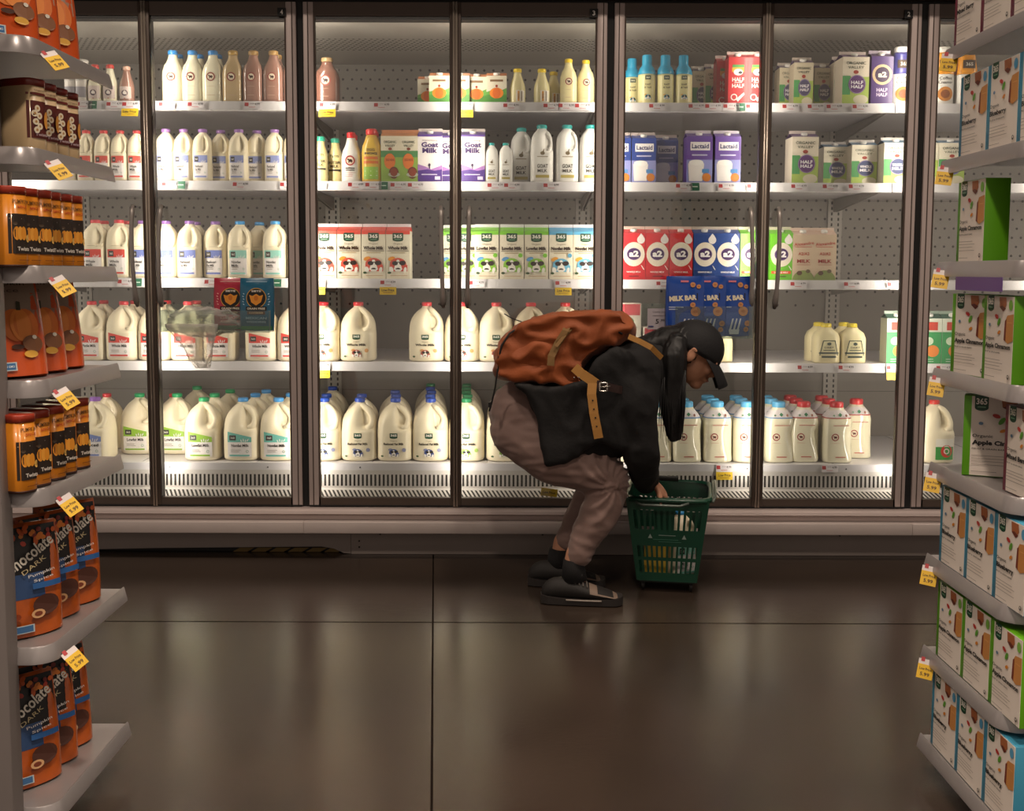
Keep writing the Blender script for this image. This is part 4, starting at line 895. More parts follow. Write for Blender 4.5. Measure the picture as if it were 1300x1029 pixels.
rack(-1, XL, [(z, YF) for z in LT], 'grey metal rack of autumn snacks at the left end, facing the aisle')
rack(1, XR, [(z, YF) for z in RT], 'grey metal rack of boxed cereal bars at the right end, facing the aisle')
REGL = REG; SIDE = []
TN = ['top', 'second', 'third', 'fourth', 'fifth', 'sixth', 'lowest']
def side(o, desc, where, cat, grp, deep_key): SIDE.append((o, desc, where, deep_key)); o['category'] = cat; o['group'] = grp
def surf(w, d, h, n=2.4):
    def f(x, z):
        t = max(0, min(1, z/h)); B = math.sqrt(max(0, 1-t**2.4))*(.9+.1*sin(pi*t)); u = min(.98, abs(2*x/w)); return -(d/2)*B*(1-u**n)**.6
    return f
def pouch(name, w, h, d, m, m2=None, seal_m=None):
    r = empty(name); f = surf(w, d, h); mb = MB(); rings = []
    N_ = 24
    for i in range(15):
        t = i/14; z = t*h; ww = w*(.96+.04*sin(pi*t)); ring = []
        for k in range(N_):
            u = -1+2*k/(N_-1); ring.append((u*ww/2, f(u*w/2*.98, z)-.0012, z+ (0 if i else .004*(u*u))))
        for k in range(N_):
            u = 1-2*k/(N_-1); ring.append((u*ww/2, -f(u*w/2*.98, z)*.8+.0012, z))
        rings.append(ring)
    mb.loft(rings, m); b = mb.build('bag', r); sharp(b, 60)
    return r, f
def Agrid(A, x0, x1, z0, z1, h, nx=5, nz=6, skew=0):
    vs = []; fs = []
    for j in range(nz+1):
        for i in range(nx+1): vs.append((x0+(x1-x0)*i/nx, z0+(z1-z0)*j/nz+skew*(i/nx)))
    for j in range(nz):
        for i in range(nx): a = j*(nx+1)+i; fs.append((a, a+1, a+nx+2, a+nx+1))
    A._a(vs, fs, h)
# orange pumpkin-picture pouches
def pumpkin_pouch():
    w, h, d = .15, .212, .045; r, f = pouch('snack_pouch', w, h, d, mat('orange_film', '#cf5420', rough=.3, coat=.5, var=.12, vscale=30, bump=.15, bscale=25))
    A = Art(); Agrid(A, -w*.45, w*.45, h*.62, h*.96, '#9c8877', 6, 8); Agrid(A, -w*.2, w*.45, h*.5, h*.63, '#a8806a', 5, 4)
    A.text('Pumpkin', w*.0, h*.88, w*.6, h*.055, '#54463c', .0); A.text('Spice', 0, h*.81, w*.4, h*.05, '#54463c', .0)
    for dx, rr in ((-.02, .75), (.02, .75), (0, .6)): A.oval(w*(.14+dx*4), h*.48, w*.17*rr*1.4, h*.155, '#e2782a' if rr > .7 else '#ee8c34', n=18)
    A.poly([(w*.11, h*.62), (w*.17, h*.62), (w*.18, h*.7), (w*.13, h*.71)], '#3c3a26')
    A.oval(-w*.3, h*.62, w*.09, h*.05, '#c44a1c', n=8); A.oval(-w*.33, h*.5, w*.07, h*.03, '#e0962c', n=8); A.oval(-w*.25, h*.43, w*.05, h*.03, '#7a2a14', n=7); A.oval(-w*.16, h*.33, w*.06, h*.03, '#ecab34', n=8)
    A.oval(w*.27, h*.3, w*.15, h*.08, '#8a5a3a', n=14); A.oval(w*.05, h*.27, w*.09, h*.025, '#4a2a1a', n=10); A.oval(w*.22, h*.2, w*.1, h*.035, '#e8b048', n=12); A.oval(w*.3, h*.36, w*.035, h*.02, '#e4dccc', n=8)
    A.rect(-w*.24, w*.0, h*.05, h*.13, '#c8d4d4', 4); A.rect(-w*.22, -w*.02, h*.06, h*.12, '#3f74a8', 4); A.text('NON GMO', -w*.12, h*.09, w*.17, h*.022, '#e8eef0', .02)
    A.put(r, bend=f, name='print', step=.0003); reg_kids(r); return r
def dark_pouch():
    w, h, d = .14, .225, .05; r, f = pouch('chocolate_pouch', w, h, d, mat('orange_dark_film', '#b5551c', rough=.3, coat=.5, var=.25, vscale=40, bump=.15, bscale=25))
    A = Art(); Agrid(A, -w*.46, w*.46, h*.5, h*.97, '#15100f', 6, 8, 0); Agrid(A, -w*.46, w*.2, h*.34, h*.56, '#2f4a74', 5, 5)
    for i in range(26):
        A.oval(random.uniform(-w*.42, w*.42), h*random.choice([random.uniform(.86, .97), random.uniform(.8, .97)]), w*random.uniform(.03, .07), h*.022, random.choice(['#a8321c', '#c8581c', '#d87a24', '#7a2018']), n=7, ang=random.random()*3)
    A.text('Chocolate', 0, h*.73, w*.8, h*.11, '#d6cfc2', .02, ang=.5); A.text('DARK', w*.05, h*.63, w*.4, h*.04, '#c9b78c', .0, ang=.5)
    A.text('Pumpkin', w*.15, h*.55, w*.4, h*.035, '#e0dcd8', .0, ang=.15); A.text('Spice', w*.17, h*.5, w*.3, h*.03, '#e0dcd8', .0, ang=.15)
    Agrid(A, 0, w*.44, h*.42, h*.47, '#2a5c98', 4, 2); A.oval(w*.18, h*.27, w*.2, h*.09, '#4a2a20', n=16); A.oval(w*.05, h*.2, w*.1, h*.04, '#d8a878', n=12); A.oval(w*.05, h*.2, w*.06, h*.022, '#7a3a24', n=10); A.oval(-w*.25, h*.2, w*.06, h*.03, '#8a3a18', n=8)
    A.rect(-w*.3, -w*.02, h*.05, h*.12, '#b8c8cc', 4); A.rect(-w*.28, -w*.04, h*.058, h*.112, '#3f6a98', 4)
    A.put(r, bend=f, name='print', step=.0003); reg_kids(r); return r
def tin(col, lid, w, d, h, art):
    r = empty('snack_tin'); bm_ = mat('tin_'+col.lstrip('#'), col, rough=.35, coat=.4, var=.04); lm = mat('tin_lid_'+lid.lstrip('#'), lid, rough=.35, coat=.4)
    MB().loft([sring(w*q, d*q, 4, z, 32) for z, q in ((.0, .96), (.002, 1), (h*.9, 1))], bm_).build('body', r)
    MB().loft([sring(w*q, d*q, 4, z, 32) for z, q in ((h*.9, 1.03), (h*.985, 1.03), (h, 1.0))], lm).build('lid', r)
    MB().loft([sring(w*q, d*q, 4, z, 32) for z, q in ((-.0, 1.0), (.004, 1.02), (.005, 1.01))], mat('tin_foot', '#3c2018', rough=.5)).build('base_rim', r)
    A = Art(); art(A, w, h); A.put(r, bend=(w, d, 4, 0), name='print', step=.0002); reg_kids(r); return r
def tin_orange(A, w, h):
    A.text('PUMPKIN', 0, h*.81, w*.7, h*.05, '#5a3a14', .01); A.text('SPICE', w*.08, h*.745, w*.5, h*.035, '#b03020', .02); A.rect(-w*.46, w*.46, h*.17, h*.66, '#2b2019'); A.line(-w*.44, w*.46, h*.6, h*.008, '#c8b8a8')
    for dx in (-.24, -.08, .08): A.oval(w*dx, h*.42, w*.13, h*.085, '#e0922c' if dx != -.08 else '#eba33c', n=14)
    A.oval(w*.3, h*.36, w*.12, h*.05, '#e8b85c', n=12); A.oval(-w*.3, h*.54, w*.1, h*.02, '#4a3a2a', n=8); A.text('Twists', w*.05, h*.23, w*.6, h*.05, '#e4dcd0', .02); A.line(-w*.2, w*.4, h*.09, h*.01, '#8a4a10')
def tin_cream(A, w, h):
    A.rect(-w*.46, w*.4, h*.78, h*.81, '#7a2c24'); A.text('Organic', 0, h*.84, w*.5, h*.03, '#6a4a34', .0); A.rect(-w*.46, w*.46, h*.2, h*.7, '#5c2019')
    for i, (x, z) in enumerate([(-.12, .6), (-.25, .53), (-.05, .5), (-.22, .42), (-.05, .36), (-.2, .31)]): A.oval(w*x, h*z, w*.13, h*.045, '#e6d9bd', n=12); A.oval(w*x, h*z, w*.05, h*.018, '#b88a4c', n=8)
    A.oval(w*.28, h*.45, w*.14, h*.12, '#d8943c', n=14); A.text('Twists', w*.0, h*.25, w*.6, h*.04, '#b9a4a8', .02)
def place_side(o, X, Y, z, rz, tilt=0.): o.location = (X, Y, z); o.rotation_euler = (tilt, 0, rz)
# left rack rows
pp = None
def row(mk, tier, n, y0, dy, xoff, phi, desc, cat, grp, tilt=0., jit=.0, word=None):
    global pp
    pr = ROWP.get(mk.__name__ if hasattr(mk, '__name__') else str(mk)); first = pr is None
    for i in range(n):
        if pr is None: pr = mk(); o = pr; ROWP[mk.__name__] = pr
        else: o = copy_tree(pr)
        place_side(o, -(XL+xoff)-random.uniform(0, .004), y0+i*dy, LT[tier]+.0015, rad(90-phi+random.uniform(-jit, jit)), tilt)
        w_ = ['nearest of', 'second of', 'third of', 'fourth of', 'fifth of', 'sixth of'][i] if i < n-1 else 'farthest of'
        side(o, f"{desc}, {w_} {['','one','two','three','four','five','six'][n]} on the {TN[tier]} tray, left rack", '', cat, grp, 0)
ROWP = {}
row(pumpkin_pouch, 0, 3, 2.12, .095, .075, 42, 'orange pumpkin snack pouch', 'snack bag', 'orange snack pouches on the left rack', rad(-10), 4)
def cream_tin(): return tin('#dcbf94', '#7c2a22', .05, .085, .142, tin_cream)
row(cream_tin, 1, 4, 2.155, .054, .055, 22, 'cream tin with dark red lid', 'tin', 'cream snack tins on the left rack')
def orange_tin(): return tin('#d8841c', '#a3341c', .049, .08, .150, tin_orange)
row(orange_tin, 2, 6, 2.05, .0525, .05, 20, 'orange pumpkin snack tin', 'tin', 'orange snack tins on the left rack')
row(pumpkin_pouch, 3, 3, 2.13, .095, .085, 40, 'orange pumpkin snack pouch', 'snack bag', 'orange snack pouches on the left rack', rad(-13), 3)
row(orange_tin, 4, 5, 2.055, .064, .05, 24, 'orange pumpkin snack tin', 'tin', 'orange snack tins on the left rack', 0, 5)
row(dark_pouch, 5, 3, 2.135, .10, .07, 38, 'black and orange chocolate pouch', 'snack bag', 'black chocolate pouches on the left rack', rad(-5), 5)
row(dark_pouch, 6, 3, 2.15, .085, .09, 42, 'black and orange chocolate pouch', 'snack bag', 'black chocolate pouches on the left rack', rad(-8), 5)
# boxes of cereal bars on the right rack
BW, BH, BD = .135, .172, .052
def bar_box(flav, edge):
    def mk():
        r = empty('cereal_bar_box'); e = ink(edge)
        MB().box(-BW/2, BW/2, -BD/2, BD/2, 0, BH, e, b=.001).build('carton', r)
        MB().box(-BW/2+.015, BW/2-.0005, -BD/2-.0006, -BD/2+.001, .0015, BH-.001, mat('matt_box_board', '#e8ddd2', rough=.6, var=.02)).build('front_panel', r)
        A = Art(); w, h = BW, BH; x0 = .015/2
        logo365(A, x0-w*.3, h*.91, w*.2, h*.19)
        A.poly([(x0-w*.02, h*.985), (x0+w*.2, h*.985), (x0+w*.22, h*.9), (x0+w*.12, h*.82), (x0+w*.0, h*.87)], '#a8623a'); A.poly([(x0, h*.87), (x0+w*.12, h*.82), (x0+w*.2, h*.86), (x0+w*.08, h*.89)], '#6a2f22')
        A.poly([(x0+w*.18, h*.5), (x0+w*.2, h*.72), (x0+w*.26, h*.78), (x0+w*.46, h*.8), (x0+w*.46, h*.5), (x0+w*.3, h*.46)], '#c98a4c'); A.poly([(x0+w*.17, h*.5), (x0+w*.19, h*.72), (x0+w*.24, h*.74), (x0+w*.23, h*.48)], '#7a3424'); A.line(x0+w*.28, x0+w*.42, h*.7, h*.01, '#dba060')
        A.oval(x0+w*.36, h*.9, w*.06, h*.06, '#58a0c8' if flav != 'Apple Cinnamon' else '#7fb84a', n=14)
        A.oval(x0-w*.08, h*.76, w*.06, h*.025, '#b8322c', n=10, ang=-.3); A.oval(x0+w*.0, h*.7, w*.07, h*.028, '#5fa032', n=10, ang=.9); A.oval(x0-w*.3, h*.66, w*.035, h*.02, '#5f7f9c', n=10); A.oval(x0+w*.02, h*.58, w*.05, h*.02, '#d8882c', n=10, ang=.4)
        A.text('Organic', x0-w*.42, h*.5, w*.3, h*.05, '#26221f', .01, al='l')
        fw = {'Apple Cinnamon': .82, 'Blueberry': .54, 'Mixed Berry': .64}[flav]
        A.text(flav, x0-w*.42, h*.415, w*fw, h*.075, '#161312', .045, al='l'); A.text('FRUIT & GRAIN BARS', x0-w*.42, h*.345, w*.5, h*.02, '#4a443e', .01, al='l')
        for i, q in enumerate((.26, .225, .19, .15)): A.line(x0-w*.42, x0+w*(.1+.08*(i % 2)), h*q, h*.006, '#9a9088')
        A.line(x0-w*.42, x0-w*.05, h*.06, h*.006, '#9a9088'); A.oval(x0+w*.38, h*.085, w*.035, w*.035, '#5a5650', n=12); A.oval(x0+w*.38, h*.09, w*.02, w*.015, '#d9cfc6', n=8)
        A.put(r, y0=BD/2+.0008, name='print', step=.00012); reg_kids(r); return r
    return mk
BX = {'blue': (bar_box('Blueberry', '#3f8fae'), 'blueberry bar box with blue edge'), 'apple': (bar_box('Apple Cinnamon', '#5fa516'), 'apple cinnamon bar box with green edge'), 'berry': (bar_box('Mixed Berry', '#7a2440'), 'mixed berry bar box with maroon edge')}
BP = {}
TR = ['top', 'second', 'third', 'fourth', 'fifth', 'sixth', 'seventh', 'lowest']
def boxes(tier, L):
    cnt = {}
    for i, (fl, ye, phi, xo) in enumerate(L):
        if fl in BP: o = copy_tree(BP[fl])
        else: o = BP[fl] = BX[fl][0]()
        ph = rad(phi); place_side(o, XR+.003+BD/2+xo, ye-BW/2, RT[tier]+.0015, rad(-90)+ph)
        same = [q for q in L if q[0] == fl]; k = [q for q in L[:i] if q[0] == fl]; k = len(k)
        w_ = '' if len(same) == 1 else (', farthest' if k == 0 else (', nearest' if k == len(same)-1 else ', middle'))
        side(o, f"{BX[fl][1]}{w_} on the {TR[tier]} tray, right rack", '', 'cereal bar box', 'cereal bar boxes on the right rack', 0)
def yf(x, y): return PX_(x, y, XR+.003).y
boxes(0, [('berry', yf(1211, 50)-.137*i, 0, 0) for i in range(3)])
boxes(1, [('blue', yf(1218, 160)-.137*i, 0, 0) for i in range(3)])
boxes(2, [('apple', yf(1215, 290), 0, 0)])
boxes(3, [('apple', yf(1210, 420), 8, .004), ('apple', yf(1210, 420)-.142, 0, .004)])
boxes(4, [('apple', yf(1206, 540)-.0, 64, .05), ('berry', 2.15, 0, .02)])
boxes(5, [('blue', yf(1194, 650), 0, 0), ('blue', yf(1194, 650)-.137, 0, 0), ('blue', yf(1194, 650)-.274, 0, 0)])
boxes(6, [('apple', yf(1190, 770), 0, 0), ('apple', yf(1190, 770)-.137, 0, 0), ('apple', yf(1190, 770)-.274, 0, 0)])
boxes(7, [('blue', yf(1183, 890), 0, 0), ('blue', yf(1183, 890)-.137, 0, 0), ('blue', yf(1183, 890)-.274, 0, 0)])
ps = MB().box(0, .002, -.10, .12, -.030, -.002, ink('#6b4a8c')).build('shelf_strip'); ps.location = (XR-.014, YN+.16, RT[2]-.026); tag(ps, 'purple printed strip hanging under the third tray of the right rack', 'shelf strip')
# yellow sale tags clipped to the rack trays
def rack_tag():
    r = empty('sale_tag'); MB().box(-.017, .017, 0, .001, -.015, -.002, ink('#ddd4d2')).build('white_card', r)
    y = MB().box(-.017, .017, -.001, 0, -.046, -.014, ink('#e3b51c')).build('yellow_card', r); A = Art(); A.text('Low Price', 0, -.024, .026, .006, '#5a3c10', .02); A.text('5.99', 0, -.036, .02, .008, '#5a3c10', .02); A.put(y, y0=.0012, name='print'); 
    A = Art(); A.rect(-.012, -.004, -.008, .002, '#b03438', 1); A.put(r, y0=.0003, name='red_square'); reg_kids(r); return r
rt = rack_tag(); first = True
for i, (x, y) in enumerate([(50, 80), (52, 222), (58, 358), (58, 498), (60, 630), None, (70, 808)] if False else [(50, 80), (52, 222), (58, 358), (58, 498), (60, 630), (68, 812)]):
    tier = [0, 1, 2, 3, 4, 5][i]; o = rt if first else copy_tree(rt); first = False
    o.location = (-XL+.018, YN+.045, LT[tier]-.016); o.rotation_euler = (rad(-38), rad(-20), rad(60))
    tag(o, f'yellow sale tag clipped under the {TN[tier]} tray corner of the left rack', 'price tag', 'yellow sale tags on the racks')
for tier in range(7):
    o = copy_tree(rt); o.location = (XR-.013, YF-.048, RT[tier]-.012); o.rotation_euler = (rad(-25), rad(8), rad(-22))
    tag(o, f'yellow sale tag clipped to the {TR[tier]} tray end of the right rack', 'price tag', 'yellow sale tags on the racks')
for o, desc, wh, dk in SIDE: o['label'] = desc

# ------------------------------------------------------------------ clear bins hung on the cooler doors
def bin_(x0, x1, y0, y1, dep, label):
    a, b = P(x0, y1, YD-.01), P(x1, y0, YD-.01); r = empty('acrylic_bin', (a.x, YD-.012, a.z)); w, h = b.x-a.x, b.z-a.z; t = .003
    MB().box(0, w, -dep, -dep+t, 0, h, acrylic).build('front_wall', r); MB().box(0, w, -t, 0, 0, h+.02, acrylic).build('back_wall', r)
    MB().box(0, t, -dep, 0, 0, h, acrylic).build('side_wall', r); MB().box(w-t, w, -dep, 0, 0, h, acrylic).build('side_wall', r); MB().box(0, w, -dep, 0, -t, 0, acrylic).build('floor_panel', r)
    tag(r, label, 'bin'); return r, w, h
bn, bw, bh = bin_(212, 348, 393, 419, .085, 'clear acrylic bin on the door marked 4, holding pouches and produce bags')
b2, b2w, b2h = bin_(853, 950, 388, 427, .085, 'clear acrylic bin on the cooler door, filled with blue snack pouches')
def siete(base, base2, txt1, txt2):
    w, h, d = .135, .205, .04; r, f = pouch('tortilla_chip_pouch', w, h, d, mat('film_'+base.lstrip('#'), base, rough=.35, coat=.4, var=.15, vscale=60, bump=.12, bscale=20))
    A = Art(); A.line(-w*.3, w*.3, h*.93, h*.012, base2); A.oval(0, h*.62, w*.29, w*.29, '#d8a03c', n=28); A.oval(0, h*.62, w*.27, w*.27, '#15110f', n=28)
    A.text('SIETE', 0, h*.75, w*.28, h*.035, '#efe6d8', .03)
    A.poly([(-w*.2, h*.68), (-w*.1, h*.66), (0, h*.7), (w*.1, h*.66), (w*.2, h*.68), (w*.14, h*.54), (0, h*.48), (-w*.14, h*.54)], '#e0902c'); A.oval(0, h*.62, w*.06, h*.05, '#c8701c', n=12)
    A.rect(-w*.3, w*.3, h*.38, h*.46, '#17120f'); A.text('GRAIN FREE', 0, h*.42, w*.52, h*.04, '#e8ddc8', .02); A.rect(-w*.26, w*.26, h*.31, h*.37, '#5a3a2a'); A.text('COOKIES', 0, h*.34, w*.4, h*.03, '#d0b890', .02)
    A.text(txt1, 0, h*.24, w*.6, h*.05, base2, .03); A.text(txt2, 0, h*.17, w*.56, h*.045, base2, .03); Agrid(A, -w*.45, w*.45, h*.02, h*.09, '#3f8a4c', 5, 2)
    for s_ in (-1, 1):
        for q in range(5): A.oval(s_*w*(.36+.02*(q % 2)), h*(.5+.05*q), w*.03, h*.01, base2, n=6, ang=.5*s_)
    A.put(r, bend=f, name='print', step=.0003); reg_kids(r); return r
zb = bn.location.z
for (px, b, b2c, t1, t2, rz, lab) in [(292, '#b3273f', '#e8b0a8', 'GRAIN', 'FREE', 3, 'magenta cookie pouch with black round badge, in the clear door bin'), (327, '#14607f', '#a9c8dc', 'MEXICAN', 'WEDDING', -1, 'teal cookie pouch with black round badge, in the clear door bin')]:
    o = siete(b, b2c, t1, t2); o.location = (P(px, 390, YD-.055).x, YD-.035 if 'magenta' in lab else YD-.062, zb+.002); o.rotation_euler = (rad(-2), 0, rad(rz)); tag(o, lab, 'cookie pouch')
def milkbar():
    w, h, d = .15, .235, .04; r, f = pouch('blue_cookie_pouch', w, h, d, mat('blue_film', '#1747a0', rough=.3, coat=.5, var=.2, vscale=30, bump=.15, bscale=20))
    A = Art(); Agrid(A, -w*.46, w*.46, h*.02, h*.4, '#3a5ca8', 6, 5); A.poly([(-w*.44, h*.56), (w*.32, h*.61), (w*.32, h*.72), (-w*.44, h*.67)], '#14110f'); A.text('MILK BAR', -w*.06, h*.64, w*.7, h*.085, '#efe3c4', .06, ang=.065)
    A.rect(-w*.12, w*.08, h*.9, h*.93, '#d87a8a', 3); A.line(-w*.42, -w*.05, h*.49, h*.015, '#c8d4ea'); A.line(-w*.42, -w*.2, h*.455, h*.015, '#c8d4ea')
    for x, z, q in ((.28, .42, .13), (.36, .83, .06), (.2, .86, .07), (.2, .53, .07), (.4, .22, .08), (.36, .12, .07)): A.oval(w*x*.95, h*z, w*q, w*q*.95, '#cf8f5c', n=14); A.oval(w*x*.95, h*z, w*q*.5, w*q*.3, '#b87444', n=10)
    for x in (-.12, -.02, .08): A.poly([(w*x, h*.08), (w*(x+.05), h*.08), (w*(x+.13), h*.3), (w*(x+.09), h*.3)], '#dfe2ea')
    A.poly([(-w*.1, h*.04), (w*.14, h*.04), (w*.16, h*.12), (-w*.12, h*.12)], '#dfe2ea'); A.put(r, bend=f, name='print', step=.0003); reg_kids(r); return r
mbp = milkbar(); z2 = b2.location.z
for i, (px, yy, rz, lab) in enumerate([(869, .068, -2, 'blue cookie pouch with black name band, foremost in the door bin'), (897, .045, 0, 'blue cookie pouch half covered by its neighbour, middle of the door bin'), (929, .022, 2, 'blue cookie pouch without a name band showing, right end of door bin')]):
    o = mbp if i == 0 else copy_tree(mbp); o.location = (P(px, 390, YD-yy).x, YD-yy-.008, z2+.003); o.rotation_euler = (rad(-1), rad(0), rad(rz)); tag(o, lab, 'cookie pouch', 'blue cookie pouches in the clear door bin')
# crumpled roll of produce bags in the bin, one hanging out
def crumple(c, r, seed, m, seg=44, rg=26, amp=.3):
    rings = []
    for i in range(rg+1):
        t = -pi/2+pi*i/rg; ring = []
        for k in range(seg):
            u = 2*pi*k/seg; n_ = Vector((cos(t)*cos(u), cos(t)*sin(u), sin(t))); q = 1+amp*(noise.noise(n_*3+Vector((seed, 0, 0)))+.5*abs(noise.noise(n_*7+Vector((0, seed, 0)))))
            ring.append((c[0]+r[0]*n_.x*q, c[1]+r[1]*n_.y*q, c[2]+r[2]*n_.z*q))
        rings.append(ring)
    return MB().loft(rings, m)
pb = empty('produce_bags', (P(258, 400, YD-.05).x, YD-.055, zb+.035)); tag(pb, 'crumpled clear produce bags stuffed in the door bin, one end hanging below', 'plastic bags')
crumple((0, 0, 0), (.135, .03, .055), 3, bag_m).build('crumpled_bag', pb)
hang = MB(); rings = []
for i in range(9):
    t = i/8; z = -.005-.17*t; wd = .2*(1-t*.75); cx = -.03+.045*t*(1 if t < .7 else .9)
    rings.append([(cx+wd/2*cos(a)+.005*sin(5*a+i), -.055+(.012*(1-t)+.004)*sin(a)+.004*cos(3*a+i), z) for a in [2*pi*k/24 for k in range(24)]])
hang.loft(rings, bag_m); hang.build('hanging_bag', pb)
# price sign and its clear holder on the left door of cooler 2
sg = empty('price_sign', P(838, 418, YD-.05)); tag(sg, 'grey price sign reading 5.99 in a clear holder beside the blue pouches', 'price sign')
MB().box(-.05, .05, 0, .002, .0, .082, ink('#b9b0b6')).build('card', sg)
MB().box(-.135, .056, .004, .03, -.03, .1, acrylic).build('holder', sg)
A = Art(); A.text('Cookie Dough', .0, .068, .06, .008, '#4a464c', .0); A.line(-.03, .03, .054, .002, '#8a848a'); A.text('5', -.012, .032, .012, .018, '#2c2a2e', .01); A.text('.99', .008, .036, .016, .01, '#2c2a2e', .01); A.rect(.026, .046, .006, .018, '#8c1f2c', 1); A.line(-.046, -.026, .012, .004, '#2f3f7a'); A.put(sg, y0=.0005, name='print')
# boxed tubs behind that holder on the fourth shelf
for i, (px, dz) in enumerate([(797, 0), (830, 0)]):
    o = empty('butter_tub_box', (P(px, 430, YS+.06).x, YS+.06, SZ[3])); hh = (460-(385 if i == 0 else 415))/PM
    MB().box(-.05, .05, -.045, .045, 0, hh, ink('#d9c9be'), b=.002).build('carton', o); A = Art(); A.rect(-.045, .045, hh-.05, hh-.004, '#b8434c'); A.oval(0, hh-.075, .02, .016, '#3f7a4c'); A.line(-.035, .035, hh-.1, .004, '#a88a80'); A.put(o, y0=.0456, name='print')
    tag(o, ['white and red carton beside the price sign, tall one', 'white and red carton behind the price sign, short one'][i]+' on the fourth shelf', 'carton')
# ------------------------------------------------------------------ the shopper, her backpack and the rolling basket
cloth_b = mat('black_jacket_cloth', '#0d0b0c', rough=.8, var=.15, bump=.12, bscale=90)
cloth_p = mat('mauve_trouser_cloth', '#8d736b', rough=.7, sheen=.2, var=.05, bump=.05, bscale=120)
skin = mat('skin', '#cb9273', rough=.5, var=.04, sub=.05)
hair_m = mat('black_hair', '#080606', rough=.5, var=.2, vscale=80)
canvas = mat('rust_canvas', '#96491a', rough=.7, sheen=.1, var=.28, vscale=9, bump=.1, bscale=150)
leather = mat('tan_leather', '#b3803f', rough=.5, var=.08, bump=.08, bscale=60)
web = mat('khaki_webbing', '#7a5a30', rough=.8, var=.1)
metal_b = mat('bright_buckle_metal', '#cfc8c0', rough=.25, metal=1.)
def fuse(mb, name, m, parent, vox=.009, it=6, fold=None, fac=.5):
    o = mb.build(name+'_raw'); r = o.modifiers.new('r', 'REMESH'); r.mode = 'VOXEL'; r.voxel_size = vox; r.use_smooth_shade = True
    s = o.modifiers.new('s', 'SMOOTH'); s.factor = fac; s.iterations = it
    dg = bpy.context.evaluated_depsgraph_get(); me = bpy.data.meshes.new_from_object(o.evaluated_get(dg)); me.name = name
    bpy.data.objects.remove(o)
    if fold:
        ns = [v.normal.copy() for v in me.vertices]
        for v, n in zip(me.vertices, ns): v.co += n*fold(v.co)
    me.materials.clear(); me.materials.append(m)
    for p in me.polygons: p.use_smooth = True; p.material_index = 0
    q = bpy.data.objects.new(name, me); COL.objects.link(q)
    if parent: q.parent = parent; q.matrix_parent_inverse = parent.matrix_world.inverted()
    return q
def limb(mb, pts, m, n=20):
    """pts: (pixel x, pixel y, depth Y, radius in the picture plane, radius across)"""
    C = [P(p[0], p[1], p[2]) for p in pts]; rings = []
    # refine
    CC = []; RR = []
    for i in range(len(C)-1):
        k = 5
        for j in range(k):
            t = j/k; CC.append(C[i].lerp(C[i+1], t)); RR.append((pts[i][3]+(pts[i+1][3]-pts[i][3])*t, pts[i][4]+(pts[i+1][4]-pts[i][4])*t))
    CC.append(C[-1]); RR.append((pts[-1][3], pts[-1][4]))
    for i, c in enumerate(CC):
        t = (CC[min(i+1, len(CC)-1)]-CC[max(i-1, 0)]).normalized(); b = Vector((0, 1, 0)); b = (b-t*b.dot(t)).normalized(); a = t.cross(b)
        rings.append([tuple(c+a*RR[i][0]*cos(2*pi*k/n)+b*RR[i][1]*sin(2*pi*k/n)) for k in range(n)])
    mb.loft(rings, m)
    for c, r in ((CC[0], RR[0]), (CC[-1], RR[-1])): mb.ell(c, (min(r), r[1], min(r)), m, seg=14, rg=8) if min(r) > .02 else None
    return mb
def prism(mb, px, y0, y1, m):
    rings = [[tuple(P(x, y, yy)) for x, y in px] for yy in (y0, y1)]
    mb.loft(rings, m, smooth=False); return mb
YC, YNR, YFR = 3.82, 3.715, 3.93
per = empty('person', (P(725, 765, YC).x, YC, 0)); tag(per, 'person in black jacket and cap bending down over a green basket', 'person')
bpy.context.view_layer.update()
# head frame
hc = P(880, 449, YC-.01); fw = Vector((.84, -.12, -.52)).normalized(); up = Vector((.52, 0, .85)); up = (up-fw*up.dot(fw)).normalized(); sd = fw.cross(up).normalized()
HM = Matrix((( sd.x, fw.x, up.x, hc.x), (sd.y, fw.y, up.y, hc.y), (sd.z, fw.z, up.z, hc.z), (0, 0, 0, 1)))   # local x = side, y = forward, z = up
side_near = 1 if sd.y < 0 else -1
b = MB()
b.ell((0, -.012, .03), (.074, .092, .085), skin, M=HM); b.ell((0, .028, -.03), (.056, .058, .07), skin, M=HM); b.ell((0, .062, -.082), (.026, .024, .022), skin, M=HM)
b.ell((0, .088, -.018), (.013, .018, .022), skin, M=HM); b.ell((0, .096, -.026), (.011, .013, .011), skin, M=HM)      # nose
b.ell((0, .082, -.055), (.022, .012, .012), skin, M=HM)                                                              # lips
for s_ in (-1, 1): b.ell((s_*.034, .072, -.02), (.018, .014, .02), skin, M=HM); b.ell((s_*.03, .082, .012), (.022, .008, .008), skin, M=HM)
limb(b, [(868, 455, YC, .046, .05), (850, 450, YC, .045, .048), (825, 455, YC, .045, .05)], skin)
limb(b, [(818, 466, YC, .05, .08), (800, 475, YC, .085, .12), (740, 505, YC, .1, .14), (680, 535, YC, .11, .15)], skin)
for yy, dx, kx, ky, ax, ay in ((YNR, 0, 776, 612, 727, 716), (YFR, 0, 764, 606, 711, 700)):
    limb(b, [(685, 545, yy+.02*(1 if yy < YC else -1), .09, .085), (735, 582, yy, .072, .07), (kx, ky, yy, .05, .05), (kx-18, ky+42, yy, .05, .048), (ax+2, ay-12, yy, .031, .031), (ax-1, ay+14, yy, .034, .03), (ax+6, ay+20, yy, .03, .03)], skin)
